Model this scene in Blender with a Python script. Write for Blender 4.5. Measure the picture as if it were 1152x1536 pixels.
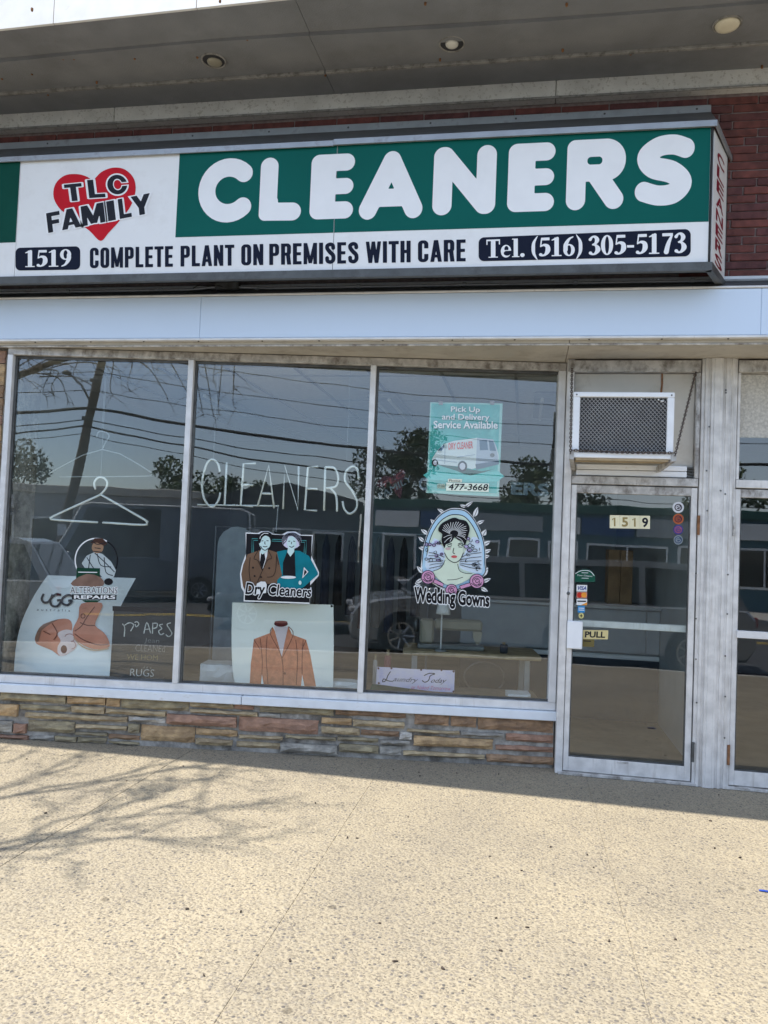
import bpy, bmesh, math, random
import numpy as np
from math import sin, cos, pi, radians, sqrt, atan2
from mathutils import Vector

random.seed(7); RNG = np.random.default_rng(11)
for o in list(bpy.data.objects): bpy.data.objects.remove(o)
scene = bpy.context.scene
COL = scene.collection

# ------------------------------------------------------------------ camera
F_PX, YAW, PITCH, ROLL, EYE, DIST = 1184.2, .1768, .0388, .0409, 1.641, 6.04
PW, PH = 1152.0, 1536.0
fwd = Vector((-sin(YAW)*cos(PITCH), cos(YAW)*cos(PITCH), sin(PITCH)))
rgt = Vector((cos(YAW), sin(YAW), 0)); upv = rgt.cross(fwd)
CAM = Vector((0, -DIST, EYE))
cam_data = bpy.data.cameras.new('camera'); cam = bpy.data.objects.new('camera', cam_data); COL.objects.link(cam)
cam_data.sensor_fit = 'VERTICAL'; cam_data.sensor_height = 36.0; cam_data.lens = F_PX/PH*36.0
cam_data.clip_start = .05; cam_data.clip_end = 2000
cr, sr = cos(ROLL), sin(ROLL)
cx = rgt*cr + upv*sr; cy = upv*cr - rgt*sr      # image right / up in the world
from mathutils import Matrix
cam.matrix_world = Matrix(((cx.x, cy.x, -fwd.x, CAM.x), (cx.y, cy.y, -fwd.y, CAM.y), (cx.z, cy.z, -fwd.z, CAM.z), (0, 0, 0, 1)))
scene.camera = cam

# ------------------------------------------------------------------ sky and sun
SUN = Vector((-.5, -.165, 1)).normalized()
ELEV = math.asin(SUN.z)
world = bpy.data.worlds.new('World'); scene.world = world; world.use_nodes = True
wn_ = world.node_tree.nodes; wl_ = world.node_tree.links
sky = wn_.new('ShaderNodeTexSky'); sky.sky_type = 'NISHITA'; sky.sun_disc = False
sky.sun_elevation = ELEV; sky.sun_rotation = atan2(SUN.x, SUN.y)
sky.air_density = 1.0; sky.dust_density = .5; sky.ozone_density = 4.0
tc_ = wn_.new('ShaderNodeTexCoord'); mpw = wn_.new('ShaderNodeMapping'); mpw.inputs['Scale'].default_value = (1.2, 1.2, 3.2); wl_.new(tc_.outputs['Generated'], mpw.inputs[0])
cln = wn_.new('ShaderNodeTexNoise'); cln.inputs['Scale'].default_value = 1.7; cln.inputs['Detail'].default_value = 7; cln.inputs['Roughness'].default_value = .55; wl_.new(mpw.outputs[0], cln.inputs['Vector'])
clr = wn_.new('ShaderNodeValToRGB'); wl_.new(cln.outputs['Fac'], clr.inputs[0]); clr.color_ramp.elements[0].position = .36; clr.color_ramp.elements[0].color = (.15, .15, .15, 1); clr.color_ramp.elements[1].position = .70; clr.color_ramp.elements[1].color = (.72, .72, .72, 1)
cmx = wn_.new('ShaderNodeMixRGB'); wl_.new(clr.outputs[0], cmx.inputs[0]); wl_.new(sky.outputs[0], cmx.inputs[1]); cmx.inputs[2].default_value = (4.6, 4.9, 5.4, 1)     # thin high cloud
wl_.new(cmx.outputs[0], wn_['Background'].inputs[0]); wn_['Background'].inputs[1].default_value = .125
sd = bpy.data.lights.new('sun', 'SUN'); sd.energy = 2.8; sd.angle = radians(.6); sd.color = (1, .935, .83)
so = bpy.data.objects.new('sun', sd); COL.objects.link(so); so.location = (-8, -6, 16)
so.rotation_euler = (-SUN).to_track_quat('-Z', 'Y').to_euler()
vs = scene.view_settings; vs.view_transform = 'Standard'; vs.look = 'None'; vs.exposure = 1.45; vs.gamma = 1
try: vs.use_curve_mapping = False
except Exception: pass

# ------------------------------------------------------------------ materials
MATS = {}
def mat(name, col, rough=.6, metal=0, var=.12, scale=8, bump=0, bscale=60, spec=.5, col2=None, stain=None, stain_scale=3, stain_lo=.5, stain_hi=.7, coat=0, streak=None):
    """Principled with noise-driven tone variation, optional second colour blotches and bump, all in world position."""
    if name in MATS: return MATS[name]
    m = bpy.data.materials.new(name); m.use_nodes = True; MATS[name] = m
    N, L = m.node_tree.nodes, m.node_tree.links; b = N['Principled BSDF']
    b.inputs['Roughness'].default_value = rough; b.inputs['Metallic'].default_value = metal
    b.inputs['Specular IOR Level'].default_value = spec; b.inputs['Coat Weight'].default_value = coat
    g = N.new('ShaderNodeNewGeometry')
    n = N.new('ShaderNodeTexNoise'); n.inputs['Scale'].default_value = scale; n.inputs['Detail'].default_value = 6
    L.new(g.outputs['Position'], n.inputs['Vector'])
    r = N.new('ShaderNodeValToRGB'); L.new(n.outputs['Fac'], r.inputs[0])
    c = np.array(col[:3]); lo = c*(1-var) if col2 is None else np.array(col2); hi = np.minimum(c*(1+var), 1)
    r.color_ramp.elements[0].position = .33; r.color_ramp.elements[1].position = .67
    r.color_ramp.elements[0].color = (*lo, 1); r.color_ramp.elements[1].color = (*hi, 1)
    out = r.outputs[0]
    if stain:
        n2 = N.new('ShaderNodeTexNoise'); n2.inputs['Scale'].default_value = stain_scale; n2.inputs['Detail'].default_value = 9; n2.inputs['Roughness'].default_value = .7
        if streak:
            mp = N.new('ShaderNodeMapping'); mp.inputs['Scale'].default_value = streak; L.new(g.outputs['Position'], mp.inputs['Vector']); L.new(mp.outputs[0], n2.inputs['Vector'])
        else: L.new(g.outputs['Position'], n2.inputs['Vector'])
        r2 = N.new('ShaderNodeValToRGB'); L.new(n2.outputs['Fac'], r2.inputs[0])
        r2.color_ramp.elements[0].position = stain_lo; r2.color_ramp.elements[1].position = stain_hi
        mx = N.new('ShaderNodeMixRGB'); L.new(r2.outputs[0], mx.inputs[0]); L.new(out, mx.inputs[1]); mx.inputs[2].default_value = (*stain, 1)
        out = mx.outputs[0]
    L.new(out, b.inputs['Base Color'])
    if bump:
        n3 = N.new('ShaderNodeTexNoise'); n3.inputs['Scale'].default_value = bscale; n3.inputs['Detail'].default_value = 5
        L.new(g.outputs['Position'], n3.inputs['Vector'])
        bp = N.new('ShaderNodeBump'); bp.inputs['Strength'].default_value = 1; bp.inputs['Distance'].default_value = bump
        L.new(n3.outputs['Fac'], bp.inputs['Height']); L.new(bp.outputs[0], b.inputs['Normal'])
    return m

def srgb(r, g, b): return tuple(((v/255)/12.92 if v/255 <= .04045 else ((v/255+.055)/1.055)**2.4) for v in (r, g, b))

def glass_mat(name, base=.12, tint=(.93, .96, .95)):
    """Clear pane: Schlick reflection on the outward faces, straight transmission."""
    m = bpy.data.materials.new(name); m.use_nodes = True; MATS[name] = m
    N, L = m.node_tree.nodes, m.node_tree.links; N.clear()
    o = N.new('ShaderNodeOutputMaterial'); t = N.new('ShaderNodeBsdfTransparent'); t.inputs[0].default_value = (*tint, 1)
    gl = N.new('ShaderNodeBsdfGlossy'); gl.inputs['Roughness'].default_value = 0.003; gl.inputs[0].default_value = (.95, .97, 1, 1)
    lw = N.new('ShaderNodeLayerWeight'); lw.inputs[0].default_value = .5
    p = N.new('ShaderNodeMath'); p.operation = 'POWER'; L.new(lw.outputs['Facing'], p.inputs[0]); p.inputs[1].default_value = 5
    ma = N.new('ShaderNodeMath'); ma.operation = 'MULTIPLY_ADD'; L.new(p.outputs[0], ma.inputs[0]); ma.inputs[1].default_value = 1-base; ma.inputs[2].default_value = base
    g = N.new('ShaderNodeNewGeometry'); iv = N.new('ShaderNodeMath'); iv.operation = 'SUBTRACT'; iv.inputs[0].default_value = 1; L.new(g.outputs['Backfacing'], iv.inputs[1])
    mu = N.new('ShaderNodeMath'); mu.operation = 'MULTIPLY'; L.new(ma.outputs[0], mu.inputs[0]); L.new(iv.outputs[0], mu.inputs[1])
    # faint waviness of old plate glass
    nz = N.new('ShaderNodeTexNoise'); nz.inputs['Scale'].default_value = 1.6; nz.inputs['Detail'].default_value = 1; L.new(g.outputs['Position'], nz.inputs['Vector'])
    bp = N.new('ShaderNodeBump'); bp.inputs['Strength'].default_value = .4; bp.inputs['Distance'].default_value = .0025; L.new(nz.outputs['Fac'], bp.inputs['Height']); L.new(bp.outputs[0], gl.inputs['Normal'])
    mx = N.new('ShaderNodeMixShader'); L.new(mu.outputs[0], mx.inputs[0]); L.new(t.outputs[0], mx.inputs[1]); L.new(gl.outputs[0], mx.inputs[2])
    L.new(mx.outputs[0], o.inputs[0]); return m

def aggregate_mat():
    m = bpy.data.materials.new('exposed_aggregate'); m.use_nodes = True
    N, L = m.node_tree.nodes, m.node_tree.links; b = N['Principled BSDF']; b.inputs['Roughness'].default_value = .8
    g = N.new('ShaderNodeNewGeometry')
    # warped coordinates so that pebbles are not regular
    v = N.new('ShaderNodeTexVoronoi'); v.inputs['Scale'].default_value = 54; v.inputs['Randomness'].default_value = 1; L.new(g.outputs['Position'], v.inputs['Vector'])
    rr = N.new('ShaderNodeValToRGB'); sp = N.new('ShaderNodeSeparateColor'); L.new(v.outputs['Color'], sp.inputs[0]); L.new(sp.outputs[0], rr.inputs[0])
    e = rr.color_ramp.elements; e[0].position = 0; e[0].color = (.10, .094, .09, 1); e[1].position = 1; e[1].color = (.49, .435, .325, 1)
    for p_, c_ in ((.16, (.24, .215, .19)), (.34, (.34, .295, .235)), (.58, (.46, .39, .27)), (.82, (.38, .335, .265))):
        q = e.new(p_); q.color = (*c_, 1)
    v2 = N.new('ShaderNodeTexVoronoi'); v2.inputs['Scale'].default_value = 150; L.new(g.outputs['Position'], v2.inputs['Vector'])
    s2 = N.new('ShaderNodeSeparateColor'); L.new(v2.outputs['Color'], s2.inputs[0])
    r2 = N.new('ShaderNodeValToRGB'); L.new(s2.outputs[0], r2.inputs[0])
    r2.color_ramp.elements[0].color = (.21, .18, .14, 1); r2.color_ramp.elements[1].color = (.50, .43, .31, 1); r2.color_ramp.elements[0].position = .0; r2.color_ramp.elements[1].position = .5
    # matrix between stones
    de = N.new('ShaderNodeValToRGB'); L.new(v.outputs['Distance'], de.inputs[0]); de.color_ramp.elements[0].position = .30; de.color_ramp.elements[1].position = .46
    nmask = N.new('ShaderNodeTexNoise'); nmask.inputs['Scale'].default_value = 22; nmask.inputs['Detail'].default_value = 4; L.new(g.outputs['Position'], nmask.inputs['Vector'])
    mr = N.new('ShaderNodeValToRGB'); L.new(nmask.outputs['Fac'], mr.inputs[0]); mr.color_ramp.elements[0].position = .5; mr.color_ramp.elements[1].position = .68
    mm = N.new('ShaderNodeMath'); mm.operation = 'MAXIMUM'; L.new(de.outputs[0], mm.inputs[0]); L.new(mr.outputs[0], mm.inputs[1])
    mx = N.new('ShaderNodeMixRGB'); L.new(mm.outputs[0], mx.inputs[0]); L.new(rr.outputs[0], mx.inputs[1]); L.new(r2.outputs[0], mx.inputs[2])
    # dirt, large and small
    n = N.new('ShaderNodeTexNoise'); n.inputs['Scale'].default_value = .9; n.inputs['Detail'].default_value = 8; n.inputs['Roughness'].default_value = .65; L.new(g.outputs['Position'], n.inputs['Vector'])
    nr = N.new('ShaderNodeValToRGB'); L.new(n.outputs['Fac'], nr.inputs[0]); nr.color_ramp.elements[0].position = .3; nr.color_ramp.elements[0].color = (.78, .785, .80, 1); nr.color_ramp.elements[1].position = .66; nr.color_ramp.elements[1].color = (1.05, 1.04, 1.0, 1)
    mu = N.new('ShaderNodeMixRGB'); mu.blend_type = 'MULTIPLY'; mu.inputs[0].default_value = 1; L.new(mx.outputs[0], mu.inputs[1]); L.new(nr.outputs[0], mu.inputs[2])
    # slab-to-slab tone and old gum spots
    oi = N.new('ShaderNodeObjectInfo'); orr = N.new('ShaderNodeMapRange'); L.new(oi.outputs['Random'], orr.inputs[0]); orr.inputs[3].default_value = .68; orr.inputs[4].default_value = .76
    mo = N.new('ShaderNodeVectorMath'); mo.operation = 'SCALE'; L.new(mu.outputs[0], mo.inputs[0]); L.new(orr.outputs[0], mo.inputs['Scale'])
    gv = N.new('ShaderNodeTexVoronoi'); gv.inputs['Scale'].default_value = 2.6; L.new(g.outputs['Position'], gv.inputs['Vector'])
    gr_ = N.new('ShaderNodeValToRGB'); L.new(gv.outputs['Distance'], gr_.inputs[0]); gr_.color_ramp.elements[0].position = .035; gr_.color_ramp.elements[0].color = (.45, .44, .43, 1); gr_.color_ramp.elements[1].position = .06; gr_.color_ramp.elements[1].color = (1, 1, 1, 1)
    mg = N.new('ShaderNodeMixRGB'); mg.blend_type = 'MULTIPLY'; mg.inputs[0].default_value = .8; L.new(mo.outputs[0], mg.inputs[1]); L.new(gr_.outputs[0], mg.inputs[2])
    L.new(mg.outputs[0], b.inputs['Base Color'])
    bp = N.new('ShaderNodeBump'); bp.inputs['Distance'].default_value = .006; bp.inputs['Strength'].default_value = .8; bp.invert = True
    L.new(v.outputs['Distance'], bp.inputs['Height']); L.new(bp.outputs[0], b.inputs['Normal'])
    return m

M = {}
M['pavement'] = aggregate_mat()
M['joint'] = mat('joint_dirt', (.30, .27, .22), .95, var=.3, scale=12)
M['asphalt'] = mat('asphalt', (.06, .06, .062), .85, var=.25, scale=5, bump=.004, bscale=120, stain=(.035, .035, .037), stain_scale=.4)
M['kerb'] = mat('kerb_concrete', (.42, .40, .36), .85, var=.2, scale=6, bump=.002)
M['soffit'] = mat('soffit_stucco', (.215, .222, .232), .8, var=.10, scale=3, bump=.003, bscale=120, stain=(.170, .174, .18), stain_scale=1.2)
M['soffit_trim'] = mat('soffit_trim', (.27, .265, .25), .75, var=.2, scale=14, bump=.002, bscale=120, stain=(.15, .145, .135), stain_scale=22, stain_lo=.5, stain_hi=.62)
M['strip'] = mat('weathered_beam', (.64, .64, .61), .7, var=.12, scale=5, bump=.0015, bscale=90, stain=(.36, .35, .31), stain_scale=40, stain_lo=.53, stain_hi=.68)
M['canopy_white'] = mat('canopy_white', (.78, .77, .74), .45, var=.05, stain=(.55, .42, .30), stain_scale=5, stain_lo=.62, stain_hi=.8)
M['rust'] = mat('rust', (.23, .11, .05), .9, var=.4, scale=30)
M['mortar'] = mat('dark_mortar', (.23, .185, .175), .95, var=.2, scale=30, bump=.002)
M['brick_a'] = mat('brick_dark_red', (.135, .042, .035), .8, var=.3, scale=18, bump=.003, bscale=80, stain=(.08, .03, .028), stain_scale=6)
M['brick_b'] = mat('brick_maroon', (.10, .034, .034), .8, var=.3, scale=18, bump=.003, bscale=80, stain=(.15, .06, .05), stain_scale=5)
M['brick_c'] = mat('brick_red', (.17, .052, .042), .8, var=.3, scale=18, bump=.003, bscale=80, stain=(.10, .04, .035), stain_scale=7)
M['alu'] = mat('aged_aluminium', (.68, .685, .685), .42, .1, var=.10, scale=9, stain=(.50, .48, .45), stain_scale=22, stain_lo=.58, stain_hi=.74, streak=(1, 1, .06))
M['alu_dirty'] = mat('grimy_aluminium', (.50, .49, .47), .55, .1, var=.2, scale=14, bump=.0012, bscale=150, stain=(.17, .15, .13), stain_scale=24, stain_lo=.46, stain_hi=.66, streak=(.5, 1, .35))
M['alu_post'] = mat('pitted_aluminium', (.64, .63, .61), .5, .05, var=.14, scale=12, bump=.001, bscale=160, stain=(.40, .375, .34), stain_scale=16, stain_lo=.54, stain_hi=.72, streak=(1, 1, .07))
M['sill'] = mat('sill_white', (.70, .755, .81), .5, .1, var=.05, stain=(.50, .48, .44), stain_scale=14, stain_lo=.6, stain_hi=.75, streak=(.4, 1, 1))
M['band'] = mat('band_enamel', (.60, .71, .85), .3, 0, var=.012, scale=1.2, stain=(.55, .65, .77), stain_scale=9, stain_lo=.66, stain_hi=.8, streak=(1, 1, .1))
M['band_soffit'] = mat('beige_soffit', (.47, .44, .38), .8, var=.1, scale=4, bump=.001, stain=(.33, .29, .24), stain_scale=6, stain_lo=.5, stain_hi=.75)
M['dark_metal'] = mat('dark_metal', (.10, .105, .105), .5, .4, var=.2, scale=10, stain=(.05, .045, .04), stain_scale=8)
M['flash_grey'] = mat('flashing_grey', (.34, .36, .38), .45, .5, var=.1, stain=(.22, .22, .22), stain_scale=8, stain_lo=.55)
M['flash_dark'] = mat('flashing_dark', (.11, .115, .12), .5, .4, var=.15)
M['sign_white'] = mat('sign_white', (.80, .80, .79), .28, var=.025, scale=1.5, stain=(.70, .69, .67), stain_scale=3, stain_lo=.5, stain_hi=.8, spec=.3)
M['sign_letter'] = mat('sign_letter_white', (.84, .84, .84), .4, var=.02, spec=.3)
M['sign_green'] = mat('sign_green', srgb(10, 92, 84), .55, var=.05, scale=2, spec=.1)
M['sign_green_dark'] = mat('sign_green_deep', srgb(9, 72, 60), .55, var=.05, spec=.1)
M['sign_navy'] = mat('sign_navy', srgb(24, 30, 48), .55, var=.05, spec=.1)
M['sign_red'] = mat('sign_red', srgb(196, 30, 44), .55, var=.05, spec=.1)
M['sign_maroon'] = mat('sign_maroon', srgb(128, 30, 48), .4, var=.08, spec=.1)
M['black'] = mat('black_print', (.012, .012, .015), .5, var=.2, spec=.1)
M['ink'] = mat('ink', (.02, .022, .03), .5, var=.2, spec=.1)
M['white_print'] = mat('white_print', (.74, .76, .76), .5, var=.03)
M['rubber'] = mat('rubber', (.02, .02, .021), .7, var=.2)
M['glass'] = glass_mat('shop_glass', .12)
M['beige_panel'] = mat('beige_panel', (.55, .52, .46), .7, var=.07, scale=4, bump=.0008, stain=(.42, .38, .31), stain_scale=5, stain_lo=.55, stain_hi=.8)
M['pebble_panel'] = mat('pebbled_panel', (.50, .48, .43), .7, var=.2, scale=70, bump=.002, bscale=90)
M['ac_white'] = mat('ac_white', (.80, .82, .84), .4, var=.04, stain=(.6, .58, .54), stain_scale=14, stain_lo=.62, stain_hi=.8)
M['ac_dark'] = mat('ac_core', (.035, .037, .042), .7)
M['ac_mesh'] = mat('ac_mesh', (.36, .38, .41), .5)
M['wood_pale'] = mat('pale_wood', (.38, .29, .17), .7, var=.2, scale=12)
M['chain'] = mat('rusty_chain', (.12, .095, .08), .7, .6, var=.4, scale=40)
STONE = [mat('stone_'+n, c, .85, var=.28, scale=14, bump=.012, bscale=28, stain=s_, stain_scale=11, stain_lo=.45, stain_hi=.6, streak=(.45, 1, 1.8)) for n, c, s_ in (
    ('tan', (.45, .31, .165), (.30, .20, .11)), ('buff', (.42, .335, .205), (.26, .20, .125)), ('red', (.34, .20, .135), (.25, .15, .105)),
    ('grey', (.36, .34, .295), (.22, .21, .185)), ('white', (.60, .58, .53), (.42, .40, .36)), ('brown', (.32, .205, .12), (.20, .13, .085)), ('olive', (.33, .28, .175), (.20, .17, .115)))]
M['stone_mortar'] = mat('stone_mortar', (.34, .325, .295), .95, var=.25, scale=20, bump=.004, bscale=60, stain=(.12, .11, .095), stain_scale=4, stain_lo=.45, stain_hi=.62)

# ------------------------------------------------------------------ frames (planes of the building) and mesh helpers
class Frame:
    def __init__(s, O, ex, n): s.O, s.ex, s.n, s.ez = Vector(O), Vector(ex).normalized(), Vector(n).normalized(), Vector((0, 0, 1))
    def P(s, u, v, d=0): return s.O + s.ex*u + s.ez*v + s.n*d
ANG = .1254
WIN = Frame((.2119, .1296, 0), (cos(ANG), sin(ANG), 0), (sin(ANG), -cos(ANG), 0))
DOOR = Frame((0, 0, 0), (1, 0, 0), (0, -1, 0))
SIGN = Frame((0, -.8, 0), (1, 0, 0), (0, -1, 0))
def ray(x, y):
    a, b = x-PW/2, PH/2-y
    return (fwd*F_PX + cx*a + cy*b).normalized()
def uv(fr, x, y, d=0):
    """photo pixel -> coordinates in a plane of the building (offset d towards the street)"""
    r = ray(x, y); o = fr.P(0, 0, d); t = (o-CAM).dot(fr.n)/r.dot(fr.n); p = CAM+r*t-fr.O
    return p.dot(fr.ex), p.dot(fr.ez)

class MB:
    def __init__(s): s.v, s.f = [], []
    def face(s, pts): i = len(s.v); s.v += [Vector(p) for p in pts]; s.f.append(tuple(range(i, i+len(pts))))
    def add(s, vs, fs): i = len(s.v); s.v += [Vector(p) for p in vs]; s.f += [tuple(k+i for k in q) for q in fs]
    def box(s, fr, u0, u1, v0, v1, d0, d1, c=0):
        if u0 > u1: u0, u1 = u1, u0
        if v0 > v1: v0, v1 = v1, v0
        if d0 > d1: d0, d1 = d1, d0
        c = min(c, (u1-u0)*.45, (v1-v0)*.45, (d1-d0)*.45)
        if c <= 0:
            vs = [fr.P(u, v, d) for d in (d0, d1) for v in (v0, v1) for u in (u0, u1)]
            s.add(vs, [(0, 1, 3, 2), (4, 6, 7, 5), (0, 4, 5, 1), (2, 3, 7, 6), (0, 2, 6, 4), (1, 5, 7, 3)][::1]); return s
        lo, hi = (u0, v0, d0), (u1, v1, d1); idx = {}; vs = []
        for k in range(8):
            sg = [(k >> i) & 1 for i in range(3)]
            for ax in range(3):
                p = [(hi[i] if sg[i] else lo[i]) if i == ax else (hi[i]-c if sg[i] else lo[i]+c) for i in range(3)]
                idx[(k, ax)] = len(vs); vs.append(fr.P(*p))
        fs = []
        for ax in range(3):
            a, b = (ax+1) % 3, (ax+2) % 3
            for sgn in (0, 1):
                ks = [(sgn << ax) | (i << a) | (j << b) for i, j in ((0, 0), (1, 0), (1, 1), (0, 1))]
                q = [idx[(k, ax)] for k in ks]; fs.append(tuple(q if sgn else q[::-1]))
        for ax in range(3):
            a, b = (ax+1) % 3, (ax+2) % 3
            for i in (0, 1):
                for j in (0, 1):
                    k0 = (i << a) | (j << b); k1 = k0 | (1 << ax)
                    fs.append((idx[(k0, a)], idx[(k0, b)], idx[(k1, b)], idx[(k1, a)]))
        for k in range(8): fs.append((idx[(k, 0)], idx[(k, 1)], idx[(k, 2)]))
        s.add(vs, fs); return s
    def tube(s, pts, r, n=8, cap=True, closed=False):
        pts = [Vector(p) for p in pts]; m = len(pts); rs = r if hasattr(r, '__len__') else [r]*m; base = len(s.v)
        up = None
        for i, p in enumerate(pts):
            a = pts[(i-1) % m] if (closed or i > 0) else p; b = pts[(i+1) % m] if (closed or i < m-1) else p
            t = (b-a).normalized() if (b-a).length > 1e-9 else Vector((0, 0, 1))
            if up is None: up = Vector((0, 0, 1)) if abs(t.z) < .9 else Vector((1, 0, 0))
            x = up.cross(t)
            if x.length < 1e-6: x = Vector((1, 0, 0)).cross(t)
            x.normalize(); y = t.cross(x); up = y
            for k in range(n): s.v.append(p + (x*cos(2*pi*k/n)+y*sin(2*pi*k/n))*rs[i])
        for i in range(m if closed else m-1):
            for k in range(n):
                j = (i+1) % m; s.f.append((base+i*n+k, base+i*n+(k+1) % n, base+j*n+(k+1) % n, base+j*n+k))
        if cap and not closed: s.f.append(tuple(base+k for k in range(n))[::-1]); s.f.append(tuple(base+(m-1)*n+k for k in range(n)))
        return s
    def lathe(s, c, prof, n=20, axis='z', ex=None):
        c = Vector(c); base = len(s.v)
        A = {'z': Vector((0, 0, 1)), 'y': Vector((0, 1, 0)), 'x': Vector((1, 0, 0))}[axis]
        B = Vector((1, 0, 0)) if axis != 'x' else Vector((0, 1, 0)); Cc = A.cross(B)
        for r, h in prof:
            for k in range(n): s.v.append(c + A*h + (B*cos(2*pi*k/n)+Cc*sin(2*pi*k/n))*r)
        for i in range(len(prof)-1):
            for k in range(n): s.f.append((base+i*n+k, base+i*n+(k+1) % n, base+(i+1)*n+(k+1) % n, base+(i+1)*n+k))
        s.f.append(tuple(base+k for k in range(n))[::-1]); s.f.append(tuple(base+(len(prof)-1)*n+k for k in range(n)))
        return s
    def prism(s, fr, pts, d0, d1):
        """polygon in the frame's plane, given thickness from d0 to d1"""
        n = len(pts); vs = [fr.P(u, v, d0) for u, v in pts]+[fr.P(u, v, d1) for u, v in pts]
        s.add(vs, [tuple(range(n))[::-1], tuple(range(n, 2*n))]+[(i, (i+1) % n, n+(i+1) % n, n+i) for i in range(n)]); return s

def origin_of(o):
    p = Vector((0, 0, 0))
    while o is not None: p += o.location; o = o.parent
    return p
def obj(name, mb, m, parent=None, smooth=False, recalc=True):
    if isinstance(m, str): m = M[m]
    vs = mb.v
    if parent is None:
        a = np.array([tuple(v) for v in vs]); o0 = Vector(((a[:, 0].min()+a[:, 0].max())/2, (a[:, 1].min()+a[:, 1].max())/2, a[:, 2].min()))
    else: o0 = origin_of(parent)
    me = bpy.data.meshes.new(name); me.from_pydata([tuple(v-o0) for v in vs], [], mb.f)
    if recalc:
        bm = bmesh.new(); bm.from_mesh(me); bmesh.ops.recalc_face_normals(bm, faces=bm.faces); bm.to_mesh(me); bm.free()
    if smooth: me.polygons.foreach_set('use_smooth', [True]*len(me.polygons))
    me.materials.append(m)
    o = bpy.data.objects.new(name, me); COL.objects.link(o)
    if parent is None: o.location = o0
    else: o.parent = parent
    return o
def tag(o, label=None, cat=None, group=None, kind=None):
    if label: o['label'] = label
    if cat: o['category'] = cat
    if group: o['group'] = group
    if kind: o['kind'] = kind
    return o
def thing(name, loc, label, cat, group=None):
    o = bpy.data.objects.new(name, None); COL.objects.link(o); o.location = loc; o.empty_display_size = .1
    return tag(o, label, cat, group)
def copy_at(src, loc, parent=None):
    c = src.copy(); COL.objects.link(c); c.location = loc; c.parent = parent; return c
def rope(fn, n): return [fn(i/(n-1)) for i in range(n)]
def spline(pts, sub=8, closed=False):
    P = [np.array(p, float) for p in pts]; n = len(P); out = []
    rng = range(n if closed else n-1)
    for i in rng:
        p0 = P[i-1] if (closed or i > 0) else P[0]; p1 = P[i]; p2 = P[(i+1) % n]; p3 = P[(i+2) % n] if (closed or i+2 < n) else P[-1]
        for k in range(sub):
            t = k/sub; out.append(.5*((2*p1)+(-p0+p2)*t+(2*p0-5*p1+4*p2-p3)*t*t+(-p0+3*p1-3*p2+p3)*t**3))
    if not closed: out.append(P[-1])
    return out

# ------------------------------------------------------------------ flat print: signed-distance shapes turned into sheets
def s_seg(X, Y, x0, y0, r0, x1, y1, r1):
    dx, dy = x1-x0, y1-y0; L2 = dx*dx+dy*dy+1e-12
    t = np.clip(((X-x0)*dx+(Y-y0)*dy)/L2, 0, 1)
    return np.hypot(X-x0-t*dx, Y-y0-t*dy)-(r0+(r1-r0)*t)
def s_box(X, Y, x0, x1, y0, y1, r=0):
    cx_, cy_, hx, hy = (x0+x1)/2, (y0+y1)/2, abs(x1-x0)/2-r, abs(y1-y0)/2-r
    qx, qy = np.abs(X-cx_)-hx, np.abs(Y-cy_)-hy
    return np.hypot(np.maximum(qx, 0), np.maximum(qy, 0))+np.minimum(np.maximum(qx, qy), 0)-r
def s_bar(X, Y, x0, y0, x1, y1, w):
    """straight stroke with square ends, width w"""
    L = sqrt((x1-x0)**2+(y1-y0)**2); ux, uy = (x1-x0)/L, (y1-y0)/L
    a = (X-x0)*ux+(Y-y0)*uy; b = -(X-x0)*uy+(Y-y0)*ux
    return s_box(a, b, 0, L, -w/2, w/2)
def s_brush(X, Y, pts, sub=8, closed=False):
    q = spline(pts, sub, closed) if len(pts) > 2 else [np.array(p, float) for p in pts]
    if closed: q.append(q[0])
    d = np.full(X.shape, 9.)
    for a, b in zip(q[:-1], q[1:]): d = np.minimum(d, s_seg(X, Y, a[0], a[1], a[2], b[0], b[1], b[2]))
    return d
def s_poly(X, Y, pts, r):
    d = np.full(X.shape, 9.)
    for a, b in zip(pts[:-1], pts[1:]): d = np.minimum(d, s_seg(X, Y, a[0], a[1], r, b[0], b[1], r))
    return d
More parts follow.
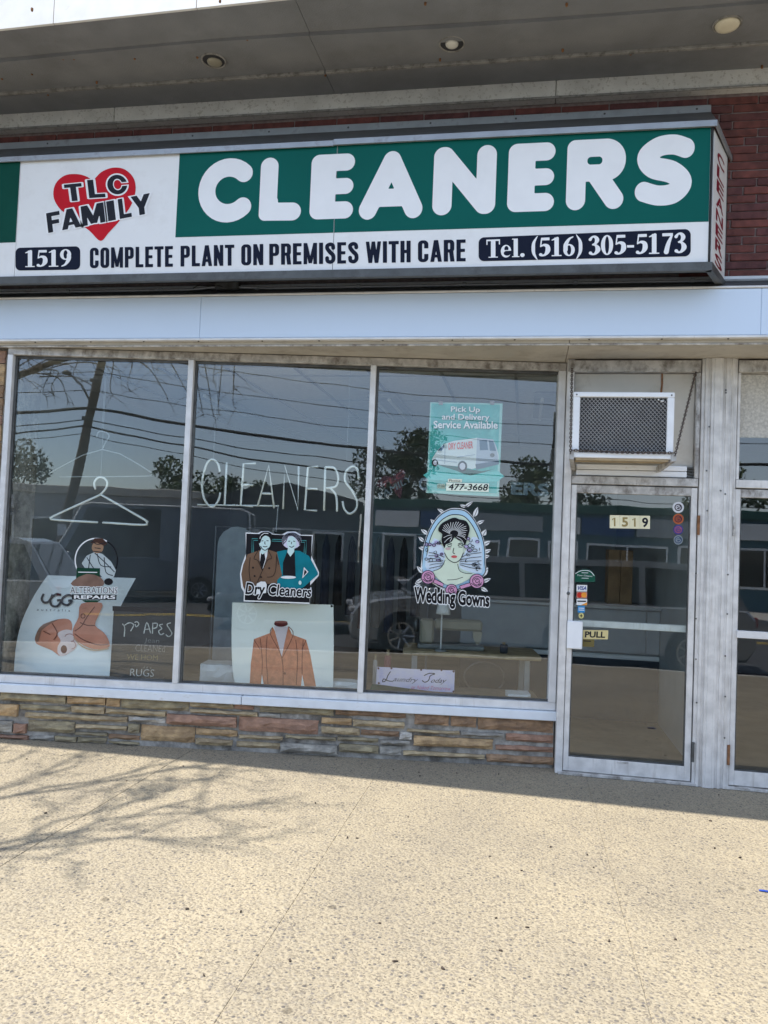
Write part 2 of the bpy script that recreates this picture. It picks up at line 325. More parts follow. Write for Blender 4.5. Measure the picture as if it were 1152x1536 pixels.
def sheet(sdf, x0, x1, y0, y1, nx):
    """marching squares -> (2-D vertices, faces)"""
    h = (x1-x0)/nx; ny = max(2, int(math.ceil((y1-y0)/h)))
    xs = x0+h*np.arange(nx+1); ys = y0+h*np.arange(ny+1); X, Y = np.meshgrid(xs, ys)
    Fv = sdf(X, Y); Fv = np.where(np.abs(Fv) < 1e-9, 1e-9, Fv); I = Fv < 0
    V, Fc, cache = [], [], {}
    def gv(i, j):
        k = (i, j)
        if k not in cache: cache[k] = len(V); V.append((xs[i], ys[j]))
        return cache[k]
    def ev(i, j, i2, j2):
        k = (min(i, i2), min(j, j2), 'h' if j == j2 else 'v')
        if k not in cache:
            a, b = Fv[j, i], Fv[j2, i2]; t = a/(a-b); cache[k] = len(V); V.append((xs[i]+(xs[i2]-xs[i])*t, ys[j]+(ys[j2]-ys[j])*t))
        return cache[k]
    cnt = I[:-1, :-1].astype(int)+I[:-1, 1:]+I[1:, :-1]+I[1:, 1:]
    for j in range(ny):
        row = cnt[j]; i = 0
        while i < nx:
            c = row[i]
            if c == 0: i += 1; continue
            if c == 4:
                k = i
                while k < nx and row[k] == 4: k += 1
                Fc.append((gv(i, j), gv(k, j), gv(k, j+1), gv(i, j+1))); i = k; continue
            cs = [(i, j), (i+1, j), (i+1, j+1), (i, j+1)]; poly = []
            for q in range(4):
                a, b = cs[q], cs[(q+1) % 4]; ia, ib = I[a[1], a[0]], I[b[1], b[0]]
                if ia: poly.append(gv(*a))
                if ia != ib: poly.append(ev(*a, *b))
            if len(poly) > 2: Fc.append(tuple(poly))
            i += 1
    return V, Fc
def lay(mb, fr, VF, fit, d, shear=0, warp=None):
    """place a sheet: fit = function (x, y) -> (u, v) in the frame, or warp -> world point"""
    V, Fc = VF
    if not V: return
    if warp: mb.add([warp(x, y, d) for x, y in V], Fc)
    else: mb.add([fr.P(*fit(x, y), d) for x, y in V], Fc)
def boxfit(bb, u0, u1, v0, v1, slope=0):
    (x0, x1, y0, y1) = bb
    return lambda x, y: (u0+(x-x0)/(x1-x0)*(u1-u0), v0+(y-y0)/(y1-y0)*(v1-v0)+slope*((x-x0)/(x1-x0)*(u1-u0)))
_tc = {}
def font2d(s, offset=0, shear=0, spacing=1):
    """built-in font -> flat 2-D sheet"""
    k = (s, offset, shear, spacing)
    if k in _tc: return _tc[k]
    cu = bpy.data.curves.new('t', 'FONT'); cu.body = s; cu.offset = offset; cu.shear = shear; cu.space_character = spacing; cu.resolution_u = 3; cu.fill_mode = 'FRONT'
    ob = bpy.data.objects.new('t', cu); COL.objects.link(ob)
    dg = bpy.context.evaluated_depsgraph_get(); me = bpy.data.meshes.new_from_object(ob.evaluated_get(dg))
    V = [(v.co.x, v.co.y) for v in me.vertices]; Fc = [tuple(p.vertices) for p in me.polygons]
    bpy.data.objects.remove(ob); bpy.data.curves.remove(cu); bpy.data.meshes.remove(me)
    _tc[k] = (V, Fc); return V, Fc
_fs = {}
def font_sdf(s, shear, spacing):
    k = (s, shear, spacing)
    if k in _fs: return _fs[k]
    V, Fc = font2d(s, 0, shear, spacing); ec = {}
    for f in Fc:
        for a, b in zip(f, f[1:]+f[:1]): ec[(min(a, b), max(a, b))] = ec.get((min(a, b), max(a, b)), 0)+1
    seg = np.array([(*V[a], *V[b]) for (a, b), c in ec.items() if c == 1])
    def fn(X_, Y_):
        P = np.stack([X_.ravel(), Y_.ravel()], 1); D = np.full(len(P), 9.); C_ = np.zeros(len(P), int)
        for x0, y0, x1, y1 in seg:
            dx, dy = x1-x0, y1-y0; t = np.clip(((P[:, 0]-x0)*dx+(P[:, 1]-y0)*dy)/(dx*dx+dy*dy+1e-12), 0, 1)
            D = np.minimum(D, np.hypot(P[:, 0]-x0-t*dx, P[:, 1]-y0-t*dy))
            m_ = (y0 > P[:, 1]) != (y1 > P[:, 1])
            if m_.any() and abs(dy) > 1e-12: C_ += m_ & (P[:, 0] < x0+dx*(P[:, 1]-y0)/dy)
        return np.where(C_ % 2 == 1, -D, D).reshape(X_.shape)
    _fs[k] = fn; return fn
_fb = {}
def font_bold(s, grow, shear=0, spacing=1):
    k = (s, grow, shear, spacing)
    if k not in _fb:
        fn = font_sdf(s, shear, spacing); x0, x1, y0, y1 = bbox(font2d(s, 0, shear, spacing)[0]); g_ = grow+.03
        _fb[k] = sheet(lambda a, b: fn(a, b)-grow, x0-g_, x1+g_, y0-g_, y1+g_, int(min(420, 34*(x1-x0+2*g_)))+20)
    return _fb[k]
def bbox(V): a = np.array(V); return a[:, 0].min(), a[:, 0].max(), a[:, 1].min(), a[:, 1].max()
def quadfit(bb, q):
    """bilinear map of a bbox to four corner pairs (tl, tr, br, bl)"""
    x0, x1, y0, y1 = bb; tl, tr, br, bl = [np.array(p, float) for p in q]
    def f(x, y):
        a, b = (x-x0)/(x1-x0), (y-y0)/(y1-y0)
        p = (bl*(1-a)+br*a)*(1-b)+(tl*(1-a)+tr*a)*b; return p[0], p[1]
    return f
def text_quad(mb, fr, s, q, d, offset=0, shear=0, ref=None, spacing=1):
    """text stretched into the quad q (frame coordinates tl, tr, br, bl); ref keeps an outline registered with its letters"""
    VF = font2d(s, offset, shear, spacing); bb = bbox(font2d(s, ref if ref is not None else offset, shear, spacing)[0])
    lay(mb, fr, VF, quadfit(bb, q), d)

# ================================================================== THE SETTING
X = DOOR   # world-aligned frame: u = x, v = z, d = -y
def wbox(mb, x0, x1, y0, y1, z0, z1, c=0): return mb.box(X, x0, x1, z0, z1, -y1, -y0, c)
tag(obj('ground', wbox(MB(), -300, 300, -400, 200, -.9, -.50), mat('earth', (.16, .15, .11), .95)), kind='structure')
tag(obj('road', wbox(MB(), -120, 120, -19.2, -7.05, -.496, -.30), M['asphalt']), kind='structure')
tag(obj('road_marking', wbox(wbox(MB(), -120, 120, -13.2, -13.08, -.301, -.296), -120, 120, -12.95, -12.83, -.301, -.296), mat('yellow_paint', (.6, .42, .06), .7, stain=(.2, .16, .08), stain_scale=4)), kind='structure')
pav = obj('pavement', wbox(MB(), -40, 40, -6.9, .3, -.49, -.19), M['joint']); tag(pav, kind='structure')
k = MB()
for i in range(-14, 14): wbox(k, i*2.9, i*2.9+2.89, -7.05, -6.905, -.49, -.165, .012)
tag(obj('kerb', k, M['kerb']), kind='structure')
tag(obj('far_pavement', wbox(MB(), -120, 120, -23.4, -19.2, -.49, -.16, .02), M['kerb']), kind='structure')
EDGE = .5
for i in range(-7, 8):
    x0, x1 = EDGE+1.472*i, EDGE+1.472*(i+1)
    for y0, y1 in ((-6.9, -3.95), (-3.95, .28)):
        jz = random.uniform(-.0012, .0012)
        m_ = wbox(MB(), x0+.0016, x1-.0016, y0+.0016, y1-.0016, -.06, jz, .0025)
        if y0 < -5:
            for v in m_.v: v.z += .165*(v.y+3.95)/2.95
        obj('slab', m_, M['pavement'], pav)
obj('joint_filler', wbox(MB(), -10, 12, -3.95, .28, -.19, -.0035), M['pavement'], pav)
# scattered dark bits of leaf and bark
lm = MB()
spots = [(724, 1143), (748, 1162), (874, 1135), (1078, 1193), (590, 1155), (612, 1226), (473, 1205), (536, 1258), (570, 1386), (593, 1443), (446, 1085), (684, 1133), (1066, 1232), (40, 1139), (190, 1172), (275, 1150), (1072, 1273), (1110, 1287), (826, 1271), (881, 1283), (744, 1378), (791, 1392), (751, 1427), (1013, 1410), (705, 1470), (664, 1454), (948, 1211), (685, 1160), (628, 1159), (435, 1442), (306, 1464), (890, 1302)]
for px_, py_ in spots+[(random.uniform(0, 1150), random.uniform(1140, 1530)) for _ in range(8)]:
    r_ = ray(px_, max(py_, 1130)); t_ = -CAM.z/r_.z; p_ = CAM+r_*t_
    if p_.y > -.1: continue
    a_ = random.uniform(0, pi); n_ = random.randint(5, 7); R_ = random.uniform(.005, .010)
    top = [Vector((p_.x+cos(a_)*R_*cos(2*pi*q/n_)*random.uniform(.7, 1.5)-sin(a_)*R_*.5*sin(2*pi*q/n_), p_.y+sin(a_)*R_*cos(2*pi*q/n_)+cos(a_)*R_*.5*sin(2*pi*q/n_), random.uniform(.004, .009))) for q in range(n_)]
    i0 = len(lm.v); lm.v += top+[Vector((v.x, v.y, .0008)) for v in top]; lm.f.append(tuple(range(i0, i0+n_))); lm.f += [(i0+q, i0+(q+1) % n_, i0+n_+(q+1) % n_, i0+n_+q) for q in range(n_)]
tag(obj('leaf_litter', lm, mat('dry_leaf', (.06, .045, .035), .9, var=.4, scale=50)), 'dark bits of dry leaf scattered over the pavement', 'leaf litter', kind='stuff')
bp_ = CAM+ray(1146, 1338)*(-CAM.z/ray(1146, 1338).z)
tag(obj('plastic_strip', MB().tube([(bp_.x-.022, bp_.y+.004, .004), (bp_.x, bp_.y, .006), (bp_.x+.05, bp_.y-.006, .004)], .0045, 6), mat('blue_plastic', srgb(30, 70, 170), .4)), 'thin blue plastic strip lying on the sunlit pavement', 'litter')

# ================================================================== UPPER WALL, CANOPY
# red brick wall above the band
WALLY = -.32
bw = thing('brick_wall', (1.0, WALLY, 3.42), 'dark red brick wall behind and above the green sign', 'wall')
obj('backing', wbox(MB(), -9, 9, WALLY+.012, WALLY+.25, 3.42, 6.0), M['mortar'], bw)
COURSE, BL = .0585, .335
bm0 = {}
for kind in 'abc':
    b_ = MB(); b_.box(Frame((0, 0, 0), (1, 0, 0), (0, -1, 0)), 0, BL-.010, 0, COURSE-.0075, -.03, .0, .004)
    me = bpy.data.meshes.new('brick'); me.from_pydata([tuple(v) for v in b_.v], [], b_.f); me.materials.append(M['brick_'+kind]); bm0[kind] = me
nb = 0; far_b = MB()
for j in range(26):
    z = 3.455+COURSE*j
    if z+COURSE > 4.90: break
    full = z > 4.66 or z < 3.52
    for i in range(-17, 24):
        x = i*BL+(BL*.5 if j % 2 else 0)+(.08 if j % 3 == 0 else 0)
        if x > 2.05 or x < -4.9 or (z < 3.55 and not .85 < x):      # beyond the photograph or hidden by the sign's edge: one joined part
            if -9 < x < 8.6 and (x > .85 or full): wbox(far_b, x, x+BL-.010, WALLY, WALLY+.03, z, z+COURSE-.0075, .004)
            continue
        if not full and x < .85: continue
        b_ = bpy.data.objects.new('brick', bm0[random.choice('aabbc')]); COL.objects.link(b_); b_.parent = bw
        b_.location = (x-1.0, random.uniform(-.004, .004), z-3.42+random.uniform(-.0015, .0015)); nb += 1
tag(obj('brickwork', far_b, M['brick_a'], bw), kind='stuff')
# the pale beam under the soffit
cn = thing('canopy', (0, -1.0, 4.86), 'deep grey stucco canopy roofing the whole shopfront', 'canopy')
for x0, x1 in ((-9, -3.32), (-3.315, .115), (.12, 9)):
    obj('ledger_beam', wbox(MB(), x0, x1, -.39, WALLY+.01, 4.875, 5.01, .006), M['strip'], cn)
obj('ledger_lip', wbox(MB(), -9, 9, -.405, -.392, 4.868, 4.884, .003), M['soffit_trim'], cn)
def fy(x): return -1.47-.032*(x+1.82)     # the slightly skewed front edge
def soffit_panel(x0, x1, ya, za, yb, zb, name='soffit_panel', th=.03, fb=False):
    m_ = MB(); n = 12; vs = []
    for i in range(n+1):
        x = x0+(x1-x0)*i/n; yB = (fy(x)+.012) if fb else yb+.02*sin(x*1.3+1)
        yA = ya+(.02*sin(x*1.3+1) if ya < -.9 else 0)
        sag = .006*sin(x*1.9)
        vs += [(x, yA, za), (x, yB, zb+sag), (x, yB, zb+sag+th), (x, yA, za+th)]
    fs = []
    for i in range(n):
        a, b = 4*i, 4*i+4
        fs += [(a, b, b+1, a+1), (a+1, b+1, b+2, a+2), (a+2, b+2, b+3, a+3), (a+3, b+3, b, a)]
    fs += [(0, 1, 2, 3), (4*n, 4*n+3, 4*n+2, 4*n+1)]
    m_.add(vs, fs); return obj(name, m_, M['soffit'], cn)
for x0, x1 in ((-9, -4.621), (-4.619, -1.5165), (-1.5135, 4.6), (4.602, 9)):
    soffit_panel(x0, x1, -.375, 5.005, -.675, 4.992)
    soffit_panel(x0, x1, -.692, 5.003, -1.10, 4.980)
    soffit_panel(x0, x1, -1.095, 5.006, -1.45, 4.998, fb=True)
for x0, x1 in ((-9, -1.52), (-1.51, 9)):
    obj('batten', wbox(MB(), x0, x1, -.698, -.672, 4.982, 5.004, .003), M['soffit_trim'], cn)
obj('deck', wbox(MB(), -9, 9, -1.40, -.3, 5.05, 5.32), M['soffit'], cn)
fm = MB()
for i in range(-9, 9):    # front fascia sheets with rusty joints
    x0, x1 = i*1.02-.12, i*1.02+.895
    fm_ = MB(); vs = [(x, fy(x)+dy, z) for x in (x0, x1) for dy in (0, .02) for z in (4.985, 5.34)]
    fm_.add(vs, [(0, 1, 3, 2), (4, 6, 7, 5), (0, 2, 6, 4), (1, 5, 7, 3), (0, 4, 5, 1), (2, 3, 7, 6)])
    obj('fascia_sheet', fm_, M['canopy_white'], cn)
    fm.add([(x, fy(x)+.004+dy, z) for x in (x1-.001, x1+.006) for dy in (0, .01) for z in (4.99, 5.335)], [(0, 1, 3, 2), (4, 6, 7, 5), (0, 2, 6, 4), (1, 5, 7, 3), (0, 4, 5, 1), (2, 3, 7, 6)])
tag(obj('fascia_joints', fm, M['rust'], cn), kind='stuff')
sc = MB()
for (px_, py_) in [(48, 15), (95, 88), (111, 88), (202, 88), (371, 59), (3, 118), (48, 111), (145, 124), (296, 86), (850, 8), (638, 6), (660, 90), (844, 76), (946, 81), (1143, 101), (330, 2), (488, 113), (72, 142)]:
    r_ = ray(px_, py_); t_ = (4.99-CAM.z)/r_.z; p_ = CAM+r_*t_
    sc.lathe((p_.x, p_.y, 4.982), [(.006, 0), (.008, .004), (.008, .02)], 8)
tag(obj('screws', sc, M['rust'], cn), kind='stuff')
for i, (x, st) in enumerate(((-2.267, 'empty rusty can'), (-.585, 'small bulb'), (1.15, 'cream lens'))):
    lt = thing('recessed_light', (x, -.915, 4.978), ['recessed canopy light with an empty dark can, nearest the heart logo', 'recessed canopy light with a small clear bulb, middle of the canopy', 'recessed canopy light with a domed cream lens, above the end of the sign'][i], 'light', 'recessed lights in the canopy')
    m_ = MB(); m_.lathe((x, -.915, 4.976), [(.088, .016), (.088, .006), (.086, .004), (.080, .004), (.077, .008), (.075, .016)], 28); m_.f = m_.f[:-2]
    obj('trim_ring', m_, M['soffit_trim'], lt, True)
    obj('can', MB().lathe((x, -.915, 4.986), [(.079, 0), (.079, .0), (.075, .004)], 24), M['ac_dark'], lt)
    if i == 1: obj('bulb', MB().lathe((x, -.915, 4.962), [(.003, 0), (.025, .003), (.04, .012), (.046, .025)], 18), mat('clear_bulb', (.62, .61, .55), .12), lt, True)
    elif i == 2: obj('lens', MB().lathe((x, -.915, 4.955), [(.004, 0), (.03, .002), (.055, .008), (.070, .017), (.077, .03)], 24), mat('cream_lens', (.74, .68, .52), .3), lt, True)
    else: obj('socket', MB().lathe((x, -.90, 4.974), [(.02, 0), (.05, .003), (.055, .015)], 16), mat('dirty_reflector', (.30, .28, .22), .4), lt, True)

# ================================================================== THE BAND (white fascia above the windows)
bd = thing('white_band', (0, -.534, 3.1), 'long smooth white enamel band running above the windows and door', 'fascia band')
for x0, x1 in ((-9, -2.4405), (-2.4395, 1.4915), (1.4925, 9)):
    obj('panel', wbox(MB(), x0, x1, -.534, -.50, 3.112, 3.425, .004), M['band'], bd)
obj('top_lip', wbox(MB(), -9, 9, -.545, -.505, 3.427, 3.441, .003), M['alu'], bd)
obj('bottom_lip', wbox(MB(), -9, 9, -.540, -.49, 3.094, 3.1105, .003), M['alu'], bd)
m_ = MB(); vs = [(x, y, z) for x in (-9, 9) for y, z in ((-.53, 3.442), (-.335, 3.548), (-.335, 3.538), (-.53, 3.432))]
m_.add(vs, [(0, 4, 5, 1), (1, 5, 6, 2), (2, 6, 7, 3), (3, 7, 4, 0), (0, 1, 2, 3), (7, 6, 5, 4)]); obj('flashing', m_, M['flash_dark'], bd)
obj('flashing_upstand', wbox(MB(), -9, 9, -.350, -.330, 3.545, 3.572, .003), M['alu'], bd)
for x0, x1 in ((-9, .262), (.266, 9)):
    obj('soffit', wbox(MB(), x0, x1, -.488, .30, 3.074, 3.104), M['band_soffit'], bd)
obj('soffit_bead', wbox(MB(), -9, 9, -.487, -.47, 3.060, 3.073, .003), M['alu_dirty'], bd)
m_ = MB()
for x in np.arange(-4.3, 2.4, .47): m_.lathe((x+random.uniform(-.05, .05), -.515, 3.088), [(.004, 0), (.007, .003), (.007, .008)], 6)
tag(obj('rivets', m_, M['dark_metal'], bd), kind='stuff')
cd = MB(); P_ = [(-6, -.42, 3.518), (-2.6, -.42, 3.518), (-2.42, -.42, 3.53), (-2.36, -.42, 3.535)]
cd.tube(P_, .010, 8); cd.tube([(-2.2, -.42, 3.53), (-1.95, -.42, 3.518), (2.6, -.42, 3.518)], .010, 8)
for x in np.arange(-4.4, 2.5, .78): cd.box(X, x, x+.03, 3.505, 3.532, .405, .436, .003)
cdo = obj('electric_conduit', cd, M['flash_grey']); tag(cdo, 'thin grey electric conduit lying on top of the white band', 'conduit')
obj('junction_box', MB().box(X, -2.37, -2.19, 3.505, 3.565, .385, .455, .008), M['dark_metal'], cdo)
obj('loose_wire', MB().tube(rope(lambda t: (-2.55+.25*t, -.44-.02*sin(9*t), 3.522+.02*sin(pi*t)), 14), .004, 6), M['rubber'], cdo)

# ================================================================== THE BIG SIGN
sg = thing('shop_sign', (-1.8, -.6, 3.46), 'long green and white box sign reading cleaners with a red heart logo', 'sign')
SL, SR, S0, S1 = -6.2, 1.094, 3.513, 4.393
m_ = MB(); fp = [(SL, -.79), (SR+.012, -.79), (1.308, -.335), (SL, -.335)]
m_.add([(x, y, 3.60) for x, y in fp]+[(x, y, 4.41) for x, y in fp], [(0, 1, 2, 3), (7, 6, 5, 4)]+[(i, (i+1) % 4, 4+(i+1) % 4, 4+i) for i in range(4)])
obj('cabinet', m_, M['dark_metal'], sg)
m_ = MB()
def ring(mb, path, z0, z1, th):
    for (xa, ya), (xb, yb) in zip(path[:-1], path[1:]):
        d_ = Vector((xb-xa, yb-ya, 0)).normalized(); n_ = Vector((-d_.y, d_.x, 0))*th
        q = [Vector((xa, ya, z0)), Vector((xb, yb, z0)), Vector((xb, yb, z1)), Vector((xa, ya, z1))]
        mb.add(q+[v+n_ for v in q], [(0, 1, 2, 3), (7, 6, 5, 4), (0, 4, 5, 1), (2, 6, 7, 3), (1, 5, 6, 2), (0, 3, 7, 4)])
ring(m_, [(SL, -.815), (SR+.024, -.815), (1.332, -.333)], 3.455, 3.509, .04)
obj('bottom_rail', m_, mat('sign_rail', (.085, .088, .085), .45, .3, var=.15, stain=(.05, .047, .045), stain_scale=6), sg)
# cap: front lip, sloping sheet, wall flange
zl0 = uv(X, 1068, 190, .825)[1]; zl1 = uv(X, 1068, 181.5, .825)[1]; zf0 = uv(X, 1065, 168, .395)[1]; zf1 = uv(X, 1065, 157, .395)[1]
lipx, lipb = SR+.03, 1.335
JX = uv(X, 500, 222, .825)[0]
m_ = MB(); ring(m_, [(SL, -.825), (JX-.001, -.825)], zl0, zl1, .012); obj('cap_lip', m_, M['flash_grey'], sg)
m_ = MB(); ring(m_, [(JX+.001, -.828), (lipx, -.828), (lipb, -.334)], zl0+.004, zl1+.006, .012); obj('cap_lip', m_, M['flash_grey'], sg)
m_ = MB(); zt = zl1+.004
m_.add([(SL, -.822, zt), (lipx, -.822, zt), (lipb, -.336, zt), (1.175, -.395, zf0), (SL, -.395, zf0), (SL, -.38, zt-.03)], [(0, 1, 3, 4), (1, 2, 3)])
m_.add([(SL, -.80, zt-.012), (lipx-.02, -.80, zt-.012), (lipb-.02, -.336, zt-.012), (SL, -.336, zt-.012)], [(0, 1, 2, 3)])
obj('cap_sheet', m_, M['flash_dark'], sg, recalc=False)  # grey metal, its dark reflection of the soffit put into the colour
obj('cap_flange', wbox(MB(), SL, 1.175, -.398, -.33, zf0-.004, zf1, .003), M['flash_grey'], sg)
m_ = MB()
for x in np.arange(-4.5, 1.1, .62): m_.lathe((x, -.40, (zf0+zf1)/2), [(.006, 0), (.008, .002)], 8, 'y')
tag(obj('cap_bolts', m_, M['dark_metal'], sg), kind='stuff')
# faces
GX0, GX1, SEAM = uv(SIGN, 28, 300)[0], uv(SIGN, 266, 300)[0], uv(SIGN, 503, 300)[0]
GZ = uv(SIGN, 640, 345)[1]
def panel(x0, x1, z0, z1, m, name='face_panel'): return obj(name, wbox(MB(), x0, x1, -.80, -.792, z0, z1, .001), m, sg)
panel(SL, GX0-.002, S0, S1, M['sign_white']); panel(GX0+.001, SEAM-.002, S0, S1, M['sign_white']); panel(SEAM+.002, SR, S0, S1, M['sign_white'])
def film(x0, x1, z0, z1, m, name, d=.0012):
    m_ = MB(); m_.face([SIGN.P(x0, z0, d), SIGN.P(x1, z0, d), SIGN.P(x1, z1, d), SIGN.P(x0, z1, d)]); return obj(name, m_, m, sg)
film(GX1, SEAM-.003, GZ, S1-.004, M['sign_green'], 'green_field'); film(SEAM+.003, SR-.002, GZ, S1-.004, M['sign_green'], 'green_field')
film(SL, GX0-.004, uv(SIGN, 10, 364)[1], S1-.004, M['sign_green_dark'], 'green_field')
m_ = MB(); m_.box(X, SR+.003, SR+.012, S0, S1, .79, .812, .002); obj('corner_trim', m_, M['rubber'], sg)
# side panel: bevelled return with vertical lettering
sv = Vector((1.308-(SR+.012), .455, 0)).normalized()
SIDE = Frame((SR+.012, -.79, 0), sv, (sv.y, -sv.x, 0)); SLEN = sqrt((1.308-SR-.012)**2+.455**2)
obj('side_panel', MB().box(SIDE, .025, SLEN-.06, 3.515, 4.388, -.002, .006, .001), mat('side_white', (.80, .79, .77), .35, var=.05), sg)
m_ = MB(); n = 8
for i, ch in enumerate('CLEANERS'):
    VF = font_bold(ch, .02); zc = 4.305-.097*i
    lay(m_, SIDE, VF, boxfit(bbox(VF[0]), .12, .34, zc-.080, zc), .0075)
obj('side_lettering', m_, M['sign_maroon'], sg)

# --- fat rounded letters
def fat(ch, X_, Y_):
    r = .142; q = lambda *p: s_poly(X_, Y_, p, r); mn = np.minimum
    if ch == 'C':
        a = [(.5+.355*cos(t), .5+.355*sin(t)) for t in np.linspace(radians(47), radians(313), 26)]
        return s_poly(X_, Y_, [(x*1.02-.02, y) for x, y in a], r)
    if ch == 'L': return mn(q((r, 1-r), (r, r)), np.minimum(q((r, r), (.66-r*.9, r*.93)), s_box(X_, Y_, 0, .3, 0, .4, .1)))
    if ch == 'E':
        rr = .132; d = s_box(X_, Y_, 0, .40, 0, 1, .13)
        for y in (rr, .5, 1-rr): d = mn(d, s_poly(X_, Y_, [(.2, y), (.69-rr, y)], rr*(.93 if y == .5 else 1)))
        return d
    if ch == 'A':
        return mn(mn(q((.5, .99-r), (r, r)), q((.5, .99-r), (1-r, r))), s_box(X_, Y_, .26, .74, .18, .44))
    if ch == 'N': return mn(mn(q((r, r), (r, 1-r)), q((.92-r, r), (.92-r, 1-r))), q((r+.02, 1-r), (.90-r, r)))
    if ch == 'R':
        d = mn(q((r, r), (r, 1-r)), s_box(X_, Y_, 0, .86, .40, 1, .29)); d = mn(d, s_box(X_, Y_, 0, .5, .42, 1, .12))
        d = mn(d, q((.44, .5), (.84-r, r)))
        return np.maximum(d, -s_box(X_, Y_, .30, .52, .64, .75, .05))
    if ch == 'S':
        return s_brush(X_, Y_, [(.79, .80, r), (.60, .855, r), (.36, .83, r), (.175, .69, r*1.05), (.28, .545, r*1.1), (.58, .465, r*1.12), (.75, .32, r*1.05), (.62, .17, r*1.02), (.38, .14, r), (.14, .20, r)], 7)
FB = {'C': (-.02, .92), 'L': (0, .66), 'E': (0, .69), 'A': (0, 1), 'N': (0, .92), 'R': (0, .86), 'S': (0, .90)}
for ch, x0, x1, y0, y1 in (('C', 298, 378, 238, 334), ('L', 390, 453, 236, 331.5), ('E', 466, 531, 231.5, 328.5), ('A', 540, 635, 227, 328.5), ('N', 650, 744, 219.5, 322), ('E', 762, 832, 215, 317.5), ('R', 850, 938, 209, 314.5), ('S', 953, 1041, 202.5, 308.5)):
    VF = sheet(lambda a, b: fat(ch, a, b), -.06, 1.06, -.06, 1.06, 84); bb = bbox(VF[0]); xm = (x0+x1)/2
    u0, u1 = uv(SIGN, x0, (y0+y1)/2)[0], uv(SIGN, x1, (y0+y1)/2)[0]; v0, v1 = uv(SIGN, xm, y1)[1], uv(SIGN, xm, y0)[1]
    m_ = MB(); lay(m_, SIGN, VF, boxfit(bb, u0, u1, v0, v1), .0024); obj('letter', m_, M['sign_letter'], sg)

# --- condensed line
def cond(ch, X_, Y_):
    w = .185; W = .46; mn = np.minimum; mxm = np.maximum; B = lambda a, b, c, d: s_box(X_, Y_, a, b, c, d); bar = lambda *p: s_bar(X_, Y_, *p, w*.95)
    ringo = mxm(s_box(X_, Y_, 0, W, 0, 1, .19), -s_box(X_, Y_, w, W-w, w*.75, 1-w*.75, .05))
    if ch == 'O': return ringo
    if ch == 'C': return mxm(ringo, -B(W*.5, W+1, .37, .63))
    if ch == 'L': return mn(B(0, w, 0, 1), B(0, .40, 0, .15))
    if ch == 'E': return mn(mn(B(0, w, 0, 1), B(0, .40, 0, .15)), mn(B(0, .37, .43, .575), B(0, .40, .85, 1)))
    if ch == 'T': return mn(B(.12, .12+w, 0, 1), B(-.02, .44, .85, 1))
    if ch == 'I': return B(0, w, 0, 1)
    if ch == 'H': return mn(mn(B(0, w, 0, 1), B(W-w, W, 0, 1)), B(0, W, .43, .58))
    if ch == 'N': return mn(mn(B(0, w*.9, 0, 1), B(W-w*.9, W, 0, 1)), mxm(bar(.05, 1.1, W-.05, -.1), B(0, W, 0, 1)))
    if ch == 'M': return mn(mn(B(0, w*.9, 0, 1), B(.62-w*.9, .62, 0, 1)), mxm(mn(s_bar(X_, Y_, .07, 1.1, .31, .05, .15), s_bar(X_, Y_, .55, 1.1, .31, .05, .15)), B(0, .62, 0.02, 1)))
    if ch == 'W': return mxm(mn(mn(s_bar(X_, Y_, .06, 1.1, .20, -.05, .16), s_bar(X_, Y_, .20, -.05, .34, 1.02, .15)), mn(s_bar(X_, Y_, .34, 1.02, .48, -.05, .15), s_bar(X_, Y_, .62, 1.1, .48, -.05, .16))), B(-.1, .8, 0, 1))
    if ch == 'A': return mxm(mn(mn(s_bar(X_, Y_, .06, -.1, .245, 1.05, .17), s_bar(X_, Y_, .43, -.1, .245, 1.05, .17)), B(.15, .34, .2, .33)), B(-.1, .8, 0, 1))
    top = mxm(mxm(s_box(X_, Y_, -.2, W, .42, 1, .17), -s_box(X_, Y_, w, W-w, .56, .86, .04)), B(0, 1, .42, 1))
    if ch == 'P': return mn(B(0, w, 0, 1), top)
    if ch == 'R': return mn(mn(B(0, w, 0, 1), top), mxm(s_bar(X_, Y_, W-.14, .5, W-.07, -.1, w), B(-.1, .8, 0, .5)))
    if ch == 'S': return s_brush(X_, Y_, [(.37, .74, .088), (.345, .87, .085), (.23, .915, .085), (.105, .85, .088), (.10, .72, .09), (.22, .55, .095), (.36, .40, .092), (.375, .20, .09), (.30, .10, .085), (.22, .085, .085), (.11, .13, .085), (.09, .27, .088)], 5)
CW = dict(O=.46, C=.46, L=.40, E=.40, T=.42, I=.185, H=.46, N=.46, M=.62, W=.68, A=.49, P=.46, R=.46, S=.46)
CS = {}
def word(text, x0, x1, yt0, yb0, yt1, yb1, name='lettering', gap=.095):
    tot = sum(CW[c] for c in text)+gap*(len(text)-1)
    tl, tr, br, bl = uv(SIGN, x0, yt0), uv(SIGN, x1, yt1), uv(SIGN, x1, yb1), uv(SIGN, x0, yb0)
    fit = quadfit((0, tot, 0, 1), (tl, tr, br, bl)); m_ = MB(); a = 0
    for c in text:
        if c not in CS: CS[c] = sheet(lambda p, q: cond(c, p, q), -.05, .75, -.05, 1.05, 40)
        lay(m_, SIGN, CS[c], lambda x, y: fit(a+x, y), .0022); a += CW[c]+gap
    obj(name, m_, M['sign_navy'], sg)
for t, x0, x1 in (('COMPLETE', 135, 259.5), ('PLANT', 271, 351), ('ON', 362, 395), ('PREMISES', 404, 537.5), ('WITH', 549, 616), ('CARE', 627, 698.5)):
    top = lambda x: 372-(x-134)*.0225; bot = lambda x: 402.5-(x-134)*.0185
    word(t, x0, x1, top(x0), bot(x0), top(x1), bot(x1))

